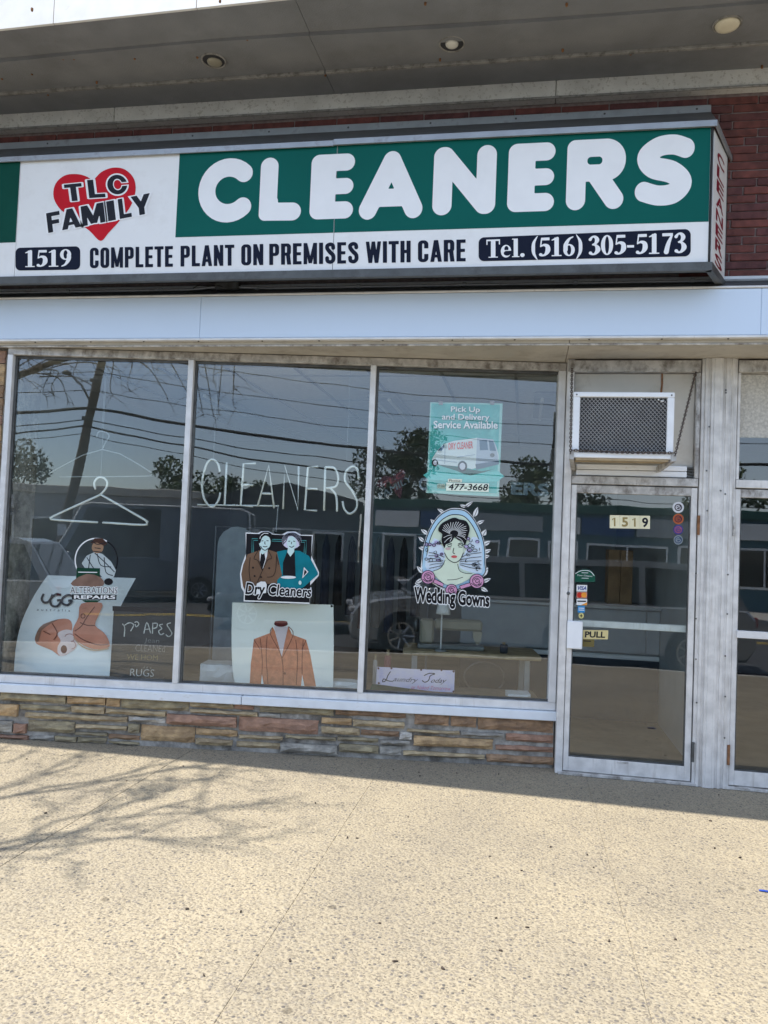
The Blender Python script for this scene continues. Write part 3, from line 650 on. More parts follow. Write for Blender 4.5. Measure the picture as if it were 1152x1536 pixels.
# --- serif figures in navy pills
def serif(ch, X_, Y_):
    mn, mxm = np.minimum, np.maximum; B = lambda a, b, c, d: s_box(X_, Y_, a, b, c, d); br = lambda *p, **k: s_brush(X_, Y_, p, **k)
    if ch == '1': return mn(mn(B(.19, .40, .0, .97), B(.06, .53, 0, .06)), br((.08, .84, .025), (.2, .89, .045), (.33, .95, .05)))
    if ch == '5': return mn(mn(B(.14, .54, .84, .985), br((.16, .9, .03), (.12, .52, .03))), br((.13, .53, .03), (.28, .60, .06), (.44, .52, .10), (.46, .30, .115), (.36, .12, .07), (.22, .05, .045), (.12, .10, .08)))
    if ch == '3': return mn(br((.10, .80, .075), (.2, .93, .045), (.34, .92, .07), (.42, .77, .10), (.34, .60, .06), (.22, .54, .04)), br((.22, .54, .04), (.36, .50, .06), (.46, .30, .115), (.36, .11, .07), (.22, .05, .045), (.11, .12, .08)))
    if ch == '0':
        return mxm(((X_-.30)/.28)**2+((Y_-.5)/.5)**2-1, -(((X_-.30)/.095)**2+((Y_-.5)/.435)**2-1))*.2
    if ch == '6': return mn(mxm((((X_-.30)/.27)**2+((Y_-.30)/.31)**2-1)*.2, -(((X_-.30)/.10)**2+((Y_-.30)/.245)**2-1)*.2), br((.14, .32, .10), (.15, .58, .10), (.30, .86, .06), (.48, .97, .03)))
    if ch == '9': return mn(mxm((((X_-.30)/.27)**2+((Y_-.70)/.31)**2-1)*.2, -(((X_-.30)/.10)**2+((Y_-.70)/.245)**2-1)*.2), br((.46, .68, .10), (.45, .42, .10), (.30, .14, .06), (.12, .03, .03)))
    if ch == '7': return mn(B(.08, .56, .84, .985), br((.52, .88, .04), (.36, .5, .09), (.26, .08, .11)))
    if ch == 'T': return mn(mn(mn(B(.24, .46, 0, .97), B(.12, .58, 0, .05)), B(.02, .68, .90, .985)), mn(B(.02, .075, .70, .95), B(.625, .68, .70, .95)))
    if ch == 'e': return mxm(mn(mxm((((X_-.27)/.25)**2+((Y_-.33)/.34)**2-1)*.2, -mn((((X_-.29)/.10)**2+((Y_-.46)/.15)**2-1)*.2, (((X_-.33)/.17)**2+((Y_-.22)/.13)**2-1)*.2)), B(.1, .50, .345, .39)), -B(.36, .8, .20, .345))
    if ch == 'l': return mn(mn(B(.10, .30, 0, .99), B(.02, .38, 0, .05)), B(.02, .2, .94, .99))
    if ch == '.': return np.hypot(X_-.12, Y_-.10)-.105
    if ch == '(': return br((.30, 1.08, .015), (.13, .75, .07), (.10, .45, .085), (.13, .15, .07), (.30, -.18, .015))
    if ch == ')': return br((.04, 1.08, .015), (.21, .75, .07), (.24, .45, .085), (.21, .15, .07), (.04, -.18, .015))
    if ch == '-': return B(.04, .36, .34, .46)
SW = {'1': .58, '5': .58, '3': .58, '0': .60, '6': .60, '9': .60, '7': .60, 'T': .70, 'e': .54, 'l': .40, '.': .28, '(': .33, ')': .33, '-': .40, ' ': .26}
SS = {}
def serif_line(text, x0, x1, yt0, yb0, yt1, yb1):
    tot = sum(SW[c] for c in text); fit = quadfit((0, tot, 0, 1), (uv(SIGN, x0, yt0), uv(SIGN, x1, yt1), uv(SIGN, x1, yb1), uv(SIGN, x0, yb0))); m_ = MB(); a = 0
    for c in text:
        if c != ' ':
            if c not in SS: SS[c] = sheet(lambda p, q: serif(c, p, q), -.05, .75, -.25, 1.15, 44)
            lay(m_, SIGN, SS[c], lambda x, y: fit(a+x, y), .0036)
        a += SW[c]
    obj('figures', m_, M['sign_letter'], sg)
def pill(x0, x1, yt0, yb0, yt1, yb1):
    q = (uv(SIGN, x0, yt0), uv(SIGN, x1, yt1), uv(SIGN, x1, yb1), uv(SIGN, x0, yb0)); asp = (q[1][0]-q[0][0])/(q[0][1]-q[3][1])
    VF = sheet(lambda a, b: s_box(a, b, 0, asp, 0, 1, .23), -.03, asp+.03, -.03, 1.03, int(40*asp)); m_ = MB(); lay(m_, SIGN, VF, quadfit((0, asp, 0, 1), q), .0022); obj('number_pill', m_, M['sign_navy'], sg)
pill(23.5, 120.5, 372, 406, 369.5, 404.5); serif_line('1519', 36.5, 108, 375.5, 401, 374, 400)
pill(718, 1036, 356.5, 392, 343.5, 384.5); serif_line('Tel. (516) 305-5173', 729, 1030, 359.5, 387, 348.5, 380)

# --- heart logo
HZ = lambda x, y: (x/2.88, 160+y/2.88)     # coordinates measured on an enlargement
def signpoly(pts, m, name, d):
    m_ = MB(); m_.face([SIGN.P(*uv(SIGN, *HZ(x, y)), d) for x, y in pts]); obj(name, m_, m, sg)
hp = spline([(410, 312), (440, 282), (490, 264), (540, 272), (578, 310), (586, 365), (565, 430), (520, 490), (470, 545), (434, 580), (385, 535), (310, 480), (258, 440), (232, 390), (240, 335), (280, 298), (335, 292), (380, 305), (410, 330)], 5)
signpoly(hp, M['sign_red'], 'heart', .0022)
def block(ch, X_, Y_):
    B = lambda a, b, c, d: s_box(X_, Y_, a, b, c, d); w = .15
    if ch == 'F': return np.minimum(B(0, w, 0, 1), np.minimum(B(0, .40, .80, 1), B(0, .36, .40, .60)))
    if ch == 'Y': return np.minimum(B(.17, .17+w*.95, 0, .5), np.maximum(np.minimum(s_bar(X_, Y_, .05, 1.1, .245, .38, .15), s_bar(X_, Y_, .44, 1.1, .245, .38, .15)), B(-.1, .6, .3, 1)))
    if ch == 'T': return np.minimum(B(.15, .30, 0, 1), B(0, .45, .80, 1))
    if ch == 'L': return np.minimum(B(0, w, 0, 1), B(0, .40, 0, .20))
    if ch == 'I': return B(0, .19, 0, 1)
    if ch == 'M': return np.minimum(np.minimum(B(0, .14, 0, 1), B(.48, .62, 0, 1)), np.maximum(np.minimum(s_bar(X_, Y_, .07, 1.1, .31, .05, .17), s_bar(X_, Y_, .55, 1.1, .31, .05, .17)), B(0, .62, 0.02, 1)))
    if ch == 'A': return np.maximum(np.minimum(np.minimum(s_bar(X_, Y_, .05, -.1, .245, 1.0, .15), s_bar(X_, Y_, .44, -.1, .245, 1.0, .15)), B(.13, .36, .18, .33)), B(-.1, .8, 0, 1))
    if ch == 'C':
        o = np.maximum((((X_-.25)/.27)**2+((Y_-.5)/.51)**2-1)*.16, -(((X_-.26)/.125)**2+((Y_-.5)/.30)**2-1)*.16); return np.maximum(o, -np.maximum(s_box(X_, Y_, .27, .9, .40, .60), -9))
for grow_, m, d in ((.055, M['sign_letter'], .0030), (0, M['ink'], .0038)):
    m_ = MB()
    for ch, xa, xb, yt, yb, sl in (('T', 282, 357, 338, 412, -.10), ('L', 382, 452, 318, 396, -.06), ('C', 468, 550, 300, 382, -.09)) + tuple((c_, a_, b_, 462-.195*(a_-203), 547-.195*(a_-203), -.195) for c_, a_, b_ in (('F', 205, 262), ('A', 266, 346), ('M', 354, 452), ('I', 464, 497), ('L', 514, 566), ('Y', 570, 653))):
        lean = 5; wch = {'F': .40, 'Y': .49, 'T': .45, 'L': .40, 'I': .19, 'M': .62, 'A': .49, 'C': .52}[ch]
        VF = sheet(lambda p, q: block(ch, p, q)-grow_, -.1, .75, -.1, 1.1, 60)
        qq = [uv(SIGN, *HZ(*p)) for p in ((xa-lean, yt), (xb-lean, yt+sl*(xb-xa)), (xb+lean, yb+sl*(xb-xa)), (xa+lean, yb))]
        lay(m_, SIGN, VF, quadfit((0, wch, 0, 1), qq), d)
    obj('logo_outline' if grow_ else 'logo_lettering', m_, m, sg)

# ================================================================== STONE BASE WALL UNDER THE WINDOW
def stone_mesh(fr, u0, u1, v0, v1, d0, d1, seed):
    """a rough-faced stone: gridded front with uneven edges and a bulge, sides back to d0"""
    rg = np.random.default_rng(seed); nu = max(2, min(9, int((u1-u0)/.055))); nv = 3 if v1-v0 > .05 else 2
    m_ = MB(); vs, fs = [], []
    tilt = rg.uniform(-.006, .006)
    for j in range(nv+1):
        for i in range(nu+1):
            a, b = i/nu, j/nv; edge = (i in (0, nu)) or (j in (0, nv))
            du = rg.uniform(-.004, .004) if i in (0, nu) else rg.uniform(-.012, .012)
            dv = rg.uniform(-.0035, .0035) if j in (0, nv) else rg.uniform(-.006, .006)
            d = d1+(-.013 if edge else rg.uniform(-.004, .010))+tilt*(a-.5)
            vs.append(fr.P(u0+(u1-u0)*a+du, v0+(v1-v0)*b+dv, d))
    W_ = nu+1
    for j in range(nv):
        for i in range(nu): fs.append((j*W_+i, j*W_+i+1, (j+1)*W_+i+1, (j+1)*W_+i))
    loop = [i for i in range(W_)]+[j*W_+nu for j in range(1, nv+1)]+[nv*W_+i for i in range(nu-1, -1, -1)]+[j*W_ for j in range(nv-1, 0, -1)]
    base = len(vs); n = len(loop)
    for q in loop:
        p = vs[q]; dd = (p-fr.O).dot(fr.n); vs.append(p-fr.n*(dd-d0))
    for k_ in range(n): fs.append((loop[(k_+1) % n], loop[k_], base+k_, base+(k_+1) % n))
    m_.add(vs, fs); return m_
sw = thing('stone_wall', tuple(WIN.P(-2.1, 0, 0)), 'low wall of rough tan and red ashlar stones under the shop window', 'wall')
obj('mortar_bed', MB().box(WIN, -4.6, .052, -.05, .365, -.25, .030), M['stone_mortar'], sw)
ZA = lambda x, y: (x/2.743, 1020+y/2.743); ZB = lambda x, y: (400+x/2.504, 1020+y/2.504)
TAN, BUFF, RED, GREY, WHT, BRN, OLV = range(7)
stones = [(ZA, r) for r in [
    (0, 42, 268, 97, OLV), (275, 62, 432, 104, TAN), (437, 72, 490, 112, TAN), (494, 74, 775, 132, OLV), (780, 90, 958, 122, BUFF), (962, 100, 1042, 124, RED),
    (-60, 95, 70, 150, TAN), (76, 100, 288, 134, OLV), (294, 106, 428, 140, BUFF), (435, 118, 680, 150, BUFF), (780, 120, 1058, 150, BUFF),
    (103, 132, 522, 176, BUFF), (526, 152, 676, 178, WHT), (684, 140, 972, 196, RED), (1064, 138, 1152, 158, GREY),
    (-60, 163, 50, 215, GREY), (54, 180, 106, 222, RED), (111, 165, 303, 222, OLV), (309, 180, 522, 210, BUFF), (527, 182, 572, 218, OLV), (578, 186, 798, 262, TAN), (804, 200, 974, 236, TAN),
    (-60, 222, 113, 250, RED), (118, 228, 218, 256, GREY), (225, 232, 312, 260, OLV), (316, 236, 433, 264, OLV), (309, 213, 440, 232, OLV), (443, 224, 570, 250, BRN), (443, 253, 570, 268, OLV), (804, 240, 954, 272, BUFF)]]
stones += [(ZB, r) for r in [
    (-28, 96, 250, 136, OLV), (258, 112, 522, 146, BRN), (555, 128, 685, 174, BRN), (692, 134, 788, 180, BRN), (794, 140, 1078, 202, BRN),
    (-105, 138, 192, 208, RED), (205, 142, 320, 172, TAN), (324, 150, 518, 182, BUFF), (526, 184, 725, 206, BUFF), (730, 194, 893, 216, GREY), (900, 202, 1078, 240, RED),
    (205, 176, 348, 208, BUFF), (352, 188, 498, 216, BRN), (500, 196, 546, 226, WHT), (552, 210, 850, 262, TAN), (860, 244, 1078, 276, RED),
    (-105, 206, 60, 228, BUFF), (68, 208, 260, 230, OLV), (265, 214, 420, 236, OLV), (425, 224, 540, 246, GREY),
    (-118, 231, 48, 262, BUFF), (52, 236, 265, 280, GREY), (272, 240, 420, 278, OLV), (424, 248, 505, 286, GREY), (512, 266, 820, 298, BUFF), (826, 280, 1078, 322, BRN)]]
for i, (Zf, (x0, y0, x1, y1, c)) in enumerate(stones):
    u0, v1 = uv(WIN, *Zf(x0, y0), .06); u1, v0 = uv(WIN, *Zf(x1, y1), .06); vm = uv(WIN, *Zf(x0, y1), .06)[1]; vt = uv(WIN, *Zf(x1, y0), .06)[1]
    obj('stone', stone_mesh(WIN, u0+.002, u1-.002, max(.004, v0+.001), min(.352, v1-.001), .02, .062+random.uniform(-.014, .016), i), STONE[c], sw)
# stone pier closing the left end
pr = thing('stone_pier', (-4.35, -.3, 0), 'narrow pier of yellow and brown stones at the left edge', 'pier')
PIER = Frame((-4.10, -.435, 0), (1, 0, 0), (0, -1, 0))
obj('mortar_core', MB().box(PIER, -.9, -.02, 0, 3.07, -.5, -.03), M['stone_mortar'], pr)
z = .01; i = 300
while z < 3.0:
    h_ = random.uniform(.07, .2); h_ = min(h_, 3.06-z); sp = random.uniform(-.5, -.25)
    for u0, u1 in ((-.88, sp), (sp+.01, -.022)):
        obj('stone', stone_mesh(PIER, u0, u1-.004, z+.004, z+h_-.004, -.05, 0, i), STONE[random.choice([TAN, TAN, BUFF, BRN, RED])], pr); i += 1
    z += h_

# ================================================================== SHOP WINDOW
W0, W1, W2, W3 = -4.242, -2.851, -1.419, 0.0
ZB0, ZT0 = .4956, 3.0054
wd_ = thing('shop_window', tuple(WIN.P(-2.1, .36, 0)), 'wide three-pane aluminium shop window angled towards the door', 'window')
def wpart(name, u0, u1, v0, v1, d0, d1, m='alu', c=.003): return obj(name, MB().box(WIN, u0, u1, v0, v1, d0, d1, c), M[m] if isinstance(m, str) else m, wd_)
wpart('head_rail', W0-.085, W3+.058, ZT0+.004, 3.068, -.04, .05, 'alu_dirty')
wpart('head_bead', W0-.03, W3+.004, ZT0-.016, ZT0+.003, -.045, .012, 'dark_metal')
wpart('bottom_rail', W0-.085, W3+.058, .432, ZB0-.004, -.04, .05)
wpart('bottom_bead', W0-.03, W3+.004, ZB0-.003, ZB0+.010, -.045, .012, 'dark_metal')
for u in (W0-.062, W1, W2):
    wd2 = .022
    wpart('mullion', u-wd2, u+wd2, ZB0-.003, ZT0+.003, -.035, .055)
    wpart('glazing_bead', u+wd2+.001, u+wd2+.019, ZB0-.002, ZT0+.002, -.035, .014, 'dark_metal', .002)
wpart('mullion', W3+.002, W3+.056, ZB0-.003, ZT0+.003, -.035, .055)
for a, b in ((W0, W1), (W1, W2), (W2, W3)):
    wpart('glass_pane', a-.02 if a == W0 else a+.02, b-.02 if b < 0 else b, ZB0+.004, ZT0-.004, -.006, 0, 'glass', 0)
sx = uv(WIN, 362, 1045, .09)[0]
for a, b in ((-4.5, sx-.002), (sx+.002, .075)):
    wpart('sill', a, b, .362, .429, -.10, .088, 'sill', .005)

# ================================================================== DOOR BAY
def dpart(par, name, x0, x1, z0, z1, d0, d1, m='alu', c=.003): return obj(name, MB().box(DOOR, x0, x1, z0, z1, d0, d1, c), M[m] if isinstance(m, str) else m, par)
XA, XB, XC = .335, 1.2317, 1.482
df = thing('door_frame', (.9, 0, 0), 'grimy aluminium door frame with transom and wide fluted post', 'door frame')
dpart(df, 'header', .283, 1.226, 2.975, 3.06, -.05, .045, 'alu_dirty'); dpart(df, 'header', 1.484, 2.6, 2.975, 3.06, -.05, .045, 'alu_dirty')
dpart(df, 'jamb', .2795, XA-.004, .003, 3.07, -.16, .03, 'alu_post')
dpart(df, 'transom_bar', XA-.002, 1.226, 2.138, 2.196, -.05, .035, 'alu_dirty'); dpart(df, 'transom_bar', 1.484, 2.6, 2.138, 2.196, -.05, .035, 'alu_post')
dpart(df, 'transom_jamb', 1.199, 1.229, 2.198, 2.973, -.05, .03, 'alu_dirty')
dpart(df, 'threshold', .30, 1.262, .001, .022, -.12, .05, 'alu_dirty'); dpart(df, 'threshold', 1.45, 2.6, .001, .022, -.12, .05, 'alu_dirty')
# fluted post: profile swept up
pm = MB(); prof = []
xs_ = np.linspace(1.236, 1.478, 13)
for i, x in enumerate(xs_):
    d = [.03, .052, .034, .058, .036, .060, .040, .060, .036, .056, .034, .050, .03][i]
    if i: prof.append((x-.006, prof[-1][1] if False else d))
    prof.append((x+.006 if i < 12 else x, d))
prof = [(1.234, -.05), (1.234, .03)]+[p for i in range(12) for p in ((xs_[i]+.002, [.034, .050, .040, .056, .062, .062, .058, .044, .052, .040, .048, .034][i]), (xs_[i+1]-.002, [.034, .050, .040, .056, .062, .062, .058, .044, .052, .040, .048, .034][i]))]+[(1.480, .03), (1.480, -.05)]
n = len(prof); pm.add([DOOR.P(x, z, d) for z in (.002, 3.072) for x, d in prof], [(i, (i+1) % n, n+(i+1) % n, n+i) for i in range(n)]+[tuple(range(n))[::-1], tuple(range(n, 2*n))])
obj('fluted_post', pm, M['alu_post'], df)
m_ = MB()
for px_, py_ in [(1089, 585), (1089, 589), (1060, 706), (1081, 736), (1088, 741), (1061, 766), (1044, 860), (1044, 928), (1044, 989), (1088, 984), (1088, 1045), (1045, 1054), (1087, 1107), (1041, 1115), (1092, 862), (1091, 921), (1064, 640)]:
    u, v = uv(DOOR, px_, py_, .06); d_ = .0625
    m_.lathe(DOOR.P(u, v, .058), [(.0065, 0), (.005, .006)], 8, 'y')
o_ = obj('screw_holes', m_, M['dark_metal'], df); o_['kind'] = 'stuff'
def shop_door(xa, xb, label, swing):
    d = thing('shop_door', (xa+.45, 0, .02), label, 'door')
    S = .038
    dpart(d, 'stile', xa, xa+S, .026, 2.13, -.022, .022, 'alu_post'); dpart(d, 'stile', xb-.048, xb-.006, .026, 2.13, -.022, .022, 'alu_post')
    dpart(d, 'top_rail', xa+S, xb-.048, 2.07, 2.13, -.022, .0205, 'alu_dirty'); dpart(d, 'bottom_rail', xa+S, xb-.048, .026, .128, -.022, .0205, 'alu_post')
    dpart(d, 'glazing_bead', xa+S, xa+S+.008, .134, 2.066, -.015, .012, 'dark_metal', .001); dpart(d, 'glazing_bead', xb-.056, xb-.048, .134, 2.066, -.015, .012, 'dark_metal', .001)
    dpart(d, 'glazing_bead', xa+S, xb-.05, .1285, .136, -.015, .012, 'dark_metal', .001)
    dpart(d, 'glass_pane', xa+S+.004, xb-.052, .13, 2.068, -.004, .002, 'glass', 0)
    return d
d1 = shop_door(XA, XB, 'glass shop door with gold pull sign and house number 1519', 1)
zb0, zb1 = uv(DOOR, 935, 944)[1], uv(DOOR, 935, 934)[1]
dpart(d1, 'push_bar', XA+.03, XB-.05, zb0, zb1, -.07, -.03, 'alu'); 
lx0, lz1 = uv(DOOR, 851, 931, .04); lx1, lz0 = uv(DOOR, 873, 974, .04)
dpart(d1, 'pull_plate', lx0, lx1, lz0, lz1, .0225, .05, 'ac_white', .006)
hx, hz = uv(DOOR, 852, 890, .025)
obj('lock_cylinder', MB().lathe((hx, -.0225, hz), [(.014, 0), (.014, -.006), (.008, -.009)], 16, 'y'), M['dark_metal'], d1)
m_ = MB(); q0 = uv(DOOR, 850, 853, .023); q1 = uv(DOOR, 855, 882, .023)
obj('lock_plate', m_.box(DOOR, q0[0], q1[0]-.004, q1[1], q0[1], .0222, .0255, .001), M['alu_dirty'], d1)
for zc in (1.86, .24): obj('hinge', MB().tube([(XB+.004, -.036, zc-.07), (XB+.004, -.036, zc+.07)], .010, 8), M['rust'] if zc > 1 else M['dark_metal'], d1)
kx, kz = uv(DOOR, 934, 1145, .022); obj('rail_clip', MB().box(DOOR, kx-.04, kx+.04, kz-.003, kz+.013, .0207, .025, .002), M['alu_dirty'], d1)
d2 = shop_door(XC, 2.42, 'glass shop door of the next unit, cut by the right edge', -1)
dpart(d2, 'push_bar', XC+.03, 2.36, zb0-.01, zb1-.006, .0205, .045, 'alu')
for zc in (1.86, .24): obj('hinge', MB().tube([(XC-.006, -.036, zc-.07), (XC-.006, -.036, zc+.07)], .010, 8), M['rust'] if zc < 1 else M['alu_dirty'], d2)
dpart(df, 'jamb', 2.424, 2.50, .003, 3.07, -.16, .03, 'alu_post')
# transom filling
tz = uv(DOOR, 1130, 656)[1]
dpart(df, 'infill_panel', XA, .962, 2.20, 2.972, -.045, -.015, 'beige_panel'); dpart(df, 'infill_panel', .968, 1.197, 2.20, 2.972, -.045, -.015, 'beige_panel')
dpart(df, 'infill_panel', 1.50, 2.42, tz, 2.972, -.03, -.02, 'pebble_panel'); dpart(df, 'transom_glass', 1.50, 2.42, 2.198, tz-.001, -.012, -.006, 'glass', 0)
dpart(df, 'infill_stile', 1.484, 1.503, 2.198, 2.973, -.05, .03, 'alu_post')
for i, (za, zb_) in enumerate(((2.204, 2.245), (2.249, 2.287))): dpart(df, 'louvre', XA+.03, 1.15, za, zb_, -.013, .018, 'ac_white', .004)
m_ = MB()
for k_ in range(4): m_.box(DOOR, 1.152, 1.195, 2.206+k_*.021, 2.218+k_*.021, -.013, .012, .002)
o_ = obj('louvre_clips', m_, M['dark_metal'], df); o_['kind'] = 'stuff'
# wall closing the right side of the frame
rw = obj('end_pier', wbox(MB(), 2.51, 4.2, -.03, .4, 0, 3.072, .01), M['kerb']); tag(rw, 'plain rendered pier beyond the second shop door', 'pier')

# ================================================================== AIR CONDITIONER
ac = thing('air_conditioner', (.66, -.15, 2.3), 'white window air conditioner with dark mesh hung on chains above the door', 'air conditioner')
AX0, AX1, AZ0, AZ1, AD = .313, 1.003, 2.302, 2.772, .30
FA = Frame((0, 0, 0), (1, 0, 0), (0, -1, 0))
sh = MB()
for a in ((AX0+.012, AX1-.012, AZ1-.03, AZ1-.014), (AX0+.012, AX1-.012, AZ0+.01, AZ0+.024), (AX0+.012, AX0+.026, AZ0+.0245, AZ1-.031), (AX1-.026, AX1-.012, AZ0+.0245, AZ1-.031)): sh.box(FA, *a, -.01, AD-.022, .002)
obj('case', sh, M['ac_white'], ac)
fr_ = MB(); t = .048
for a in ((AX0, AX1, AZ1-.036, AZ1), (AX0, AX1, AZ0, AZ0+.038), (AX0, AX0+t, AZ0+.039, AZ1-.037), (AX1-t, AX1, AZ0+.039, AZ1-.037)): fr_.box(FA, *a, AD-.02, AD, .005)
obj('front_frame', fr_, M['ac_white'], ac)
obj('core', MB().box(FA, AX0+.03, AX1-.03, AZ0+.028, AZ1-.034, 0, AD-.05), M['ac_dark'], ac)
gm = MB(); gx0, gx1, gz0, gz1 = AX0+t, AX1-t, AZ0+.03, AZ1-.036; NR, NC = 26, 44
for j in range(NR+1):
    for i in range(NC):
        x = gx0+(gx1-gx0)*i/NC; x2 = gx0+(gx1-gx0)*(i+1)/NC; dz = (gz1-gz0)/NR; up_ = ((i+j) % 2)*dz*.9; up2 = ((i+1+j) % 2)*dz*.9; zz = gz0+j*dz*.96
        gm.face([FA.P(x, zz+up_, AD-.020), FA.P(x2, zz+up2, AD-.020), FA.P(x2, zz+up2+.0065, AD-.014), FA.P(x, zz+up_+.0065, AD-.014)])
o_ = obj('grille_mesh', gm, M['ac_mesh'], ac, recalc=False); o_['kind'] = 'stuff'
for x in (AX0+.022, AX1-.022): obj('screw', MB().lathe((x, -AD-.003, AZ1-.02), [(.006, 0), (.006, .006)], 8, 'y'), M['dark_metal'], ac)
for x, z in ((.895, 2.722), (.915, 2.712), (.925, 2.712), (.78, 2.725)): obj('bird_dropping', MB().lathe((x, -AD+.010, z), [(.002, -.004), (.006, 0), (.004, .006)], 8, 'y'), M['white_print'], ac)
wm = MB(); B_ = [(AX0+.03, -AD+.01), (AX1-.03, -AD+.01), (AX1-.05, -.15), (AX0+.03, -.15)]
wm.add([(x, y, 2.286) for x, y in B_]+[(x, y, 2.300) for x, y in B_], [(0, 1, 2, 3), (7, 6, 5, 4), (0, 4, 5, 1), (1, 5, 6, 2), (2, 6, 7, 3), (3, 7, 4, 0)])
obj('support_board', wm, M['wood_pale'], ac)
for sx_, x in ((-1, AX0), (1, AX1)):
    q = [(x-.014, -AD-.012, 2.284), (x+.018, -AD-.012, 2.290), (x+.018, -AD-.012, 2.352), (x-.014, -AD-.012, 2.335)] if sx_ > 0 else [(x-.018, -AD-.012, 2.290), (x+.014, -AD-.012, 2.284), (x+.014, -AD-.012, 2.335), (x-.018, -AD-.012, 2.352)]
    w_ = -.055 if sx_ > 0 else .03
    bm_ = MB(); bm_.add(q+[(a+w_, -.02, b_-.05 if b_ < 2.3 else 2.275) for a, _, b_ in q], [(0, 1, 2, 3), (7, 6, 5, 4), (0, 4, 5, 1), (1, 5, 6, 2), (2, 6, 7, 3), (3, 7, 4, 0)])
    obj('angle_bracket', bm_, M['alu_dirty'], ac)
def chain(mb, a, b, L=.024, sag=0):
    a, b = Vector(a), Vector(b); n = int((b-a).length/(L*.72)); d = (b-a).normalized()
    s1 = d.cross(Vector((0, 1, .2))).normalized(); s2 = d.cross(s1)
    for i in range(n+1):
        c = a+(b-a)*(i/n)-Vector((0, 0, sag*sin(pi*i/n))); s = s1 if i % 2 else s2
        mb.tube([c+d*(L*.5*cos(t))+s*(L*.3*sin(t)) for t in np.linspace(0, 2*pi, 9)[:-1]], .0036, 5, closed=True)
for a, b in (((AX1+.010, -AD-.014, 2.335), (1.19, -.035, 2.98)), ((AX0-.010, -AD-.014, 2.335), (.31, -.035, 3.02))):
    m_ = MB(); chain(m_, a, b); obj('chain', m_, M['chain'], ac)
m_ = MB(); chain(m_, (AX0+.01, -AD-.016, 2.352), (AX1-.01, -AD-.016, 2.346), sag=.006); obj('chain', m_, M['chain'], ac)
m_ = MB(); m_.tube([(.962, .012, 2.972), (.964, .01, 2.9), (.958, .012, 2.82), (.962, .012, 2.775)], .007, 6); obj('drip_stain_cord', m_, M['rust'], df)

# ================================================================== INSIDE THE SHOP
M['floor_in'] = mat('shop_floor', (.24, .19, .14), .45, var=.2, scale=3, stain=(.14, .11, .09), stain_scale=2)
M['wall_in'] = mat('shop_wall', (.42, .45, .47), .7, var=.08, scale=2)
M['ceil_in'] = mat('ceiling_tile', (.66, .67, .68), .9, var=.05, scale=20)
M['steel'] = mat('grey_steel', (.36, .38, .40), .4, .6)
M['counter'] = mat('counter_grey', (.34, .37, .39), .5, var=.06)
tag(obj('shop_floor', wbox(MB(), -5.0, 4.2, .31, 6.2, -.1, .004), M['floor_in']), kind='structure')
tag(obj('shop_floor', wbox(MB(), .27, 2.5, .15, .309, -.1, .003), M['floor_in']), kind='structure')
cl_ = obj('shop_ceiling', wbox(MB(), -5.0, 4.2, .31, 6.2, 3.15, 3.40), M['ceil_in']); tag(cl_, kind='structure')
for i in range(9): obj('ceiling_bar', wbox(MB(), -3.97+.64*i, -3.945+.64*i, .31, 6.0, 3.138, 3.149), M['steel'], cl_)
for i in range(5): obj('ceiling_bar', wbox(MB(), -4.5, 1.3, .9+1.22*i, .925+1.22*i, 3.139, 3.1485), M['steel'], cl_)
wl = MB(); wbox(wl, -5.0, 4.2, 6.0, 6.2, 0, 3.15); tag(obj('shop_back_wall', wl, M['wall_in']), kind='structure')
tag(obj('shop_side_wall', wbox(MB(), -5.0, -4.65, -.3, 6.0, 0, 3.4), M['wall_in']), kind='structure')
tag(obj('shop_side_wall', wbox(MB(), 4.0, 4.2, .4, 6.0, 0, 3.15), M['wall_in']), kind='structure')
tag(obj('party_wall', wbox(MB(), 1.33, 1.40, .055, 6.0, 0, 3.15), M['wall_in']), kind='structure')
tag(obj('flat_roof', wbox(MB(), -9, 9, -.3, 6.5, 5.36, 5.5), M['soffit']), kind='structure')
tag(obj('upper_wall', wbox(wbox(wbox(MB(), -9, -8.8, -.05, 6.5, 3.42, 5.35), 8.8, 9, -.05, 6.5, 3.42, 5.35), -8.79, 8.79, 6.3, 6.5, 0, 5.35), M['soffit']), kind='structure')
tag(obj('neighbour_wall', wbox(wbox(MB(), -9, -5.02, -.4, .2, 0, 3.42), 4.22, 9, -.05, .2, 0, 3.42), mat('neighbour_render', (.45, .42, .37), .8, var=.1)), kind='structure')
for i, (x, y) in enumerate(((-3.35, 2.15), (-1.45, 2.28), (.2, 2.2))):
    t = thing('ceiling_light', (x, y, 3.06), ['unlit fluorescent ceiling fixture above the neon cleaners sign', 'unlit fluorescent ceiling fixture seen beside the delivery poster', 'unlit fluorescent ceiling fixture nearest the door'][i], 'ceiling light', 'fluorescent fixtures inside')
    obj('housing', wbox(MB(), x-.15, x+.15, y-.62, y+.62, 3.085, 3.137, .01), M['steel'], t)
    for s_ in (-.075, .075): obj('tube', MB().tube([(x+s_, y-.6, 3.07), (x+s_, y+.6, 3.07)], .017, 8), M['white_print'], t)
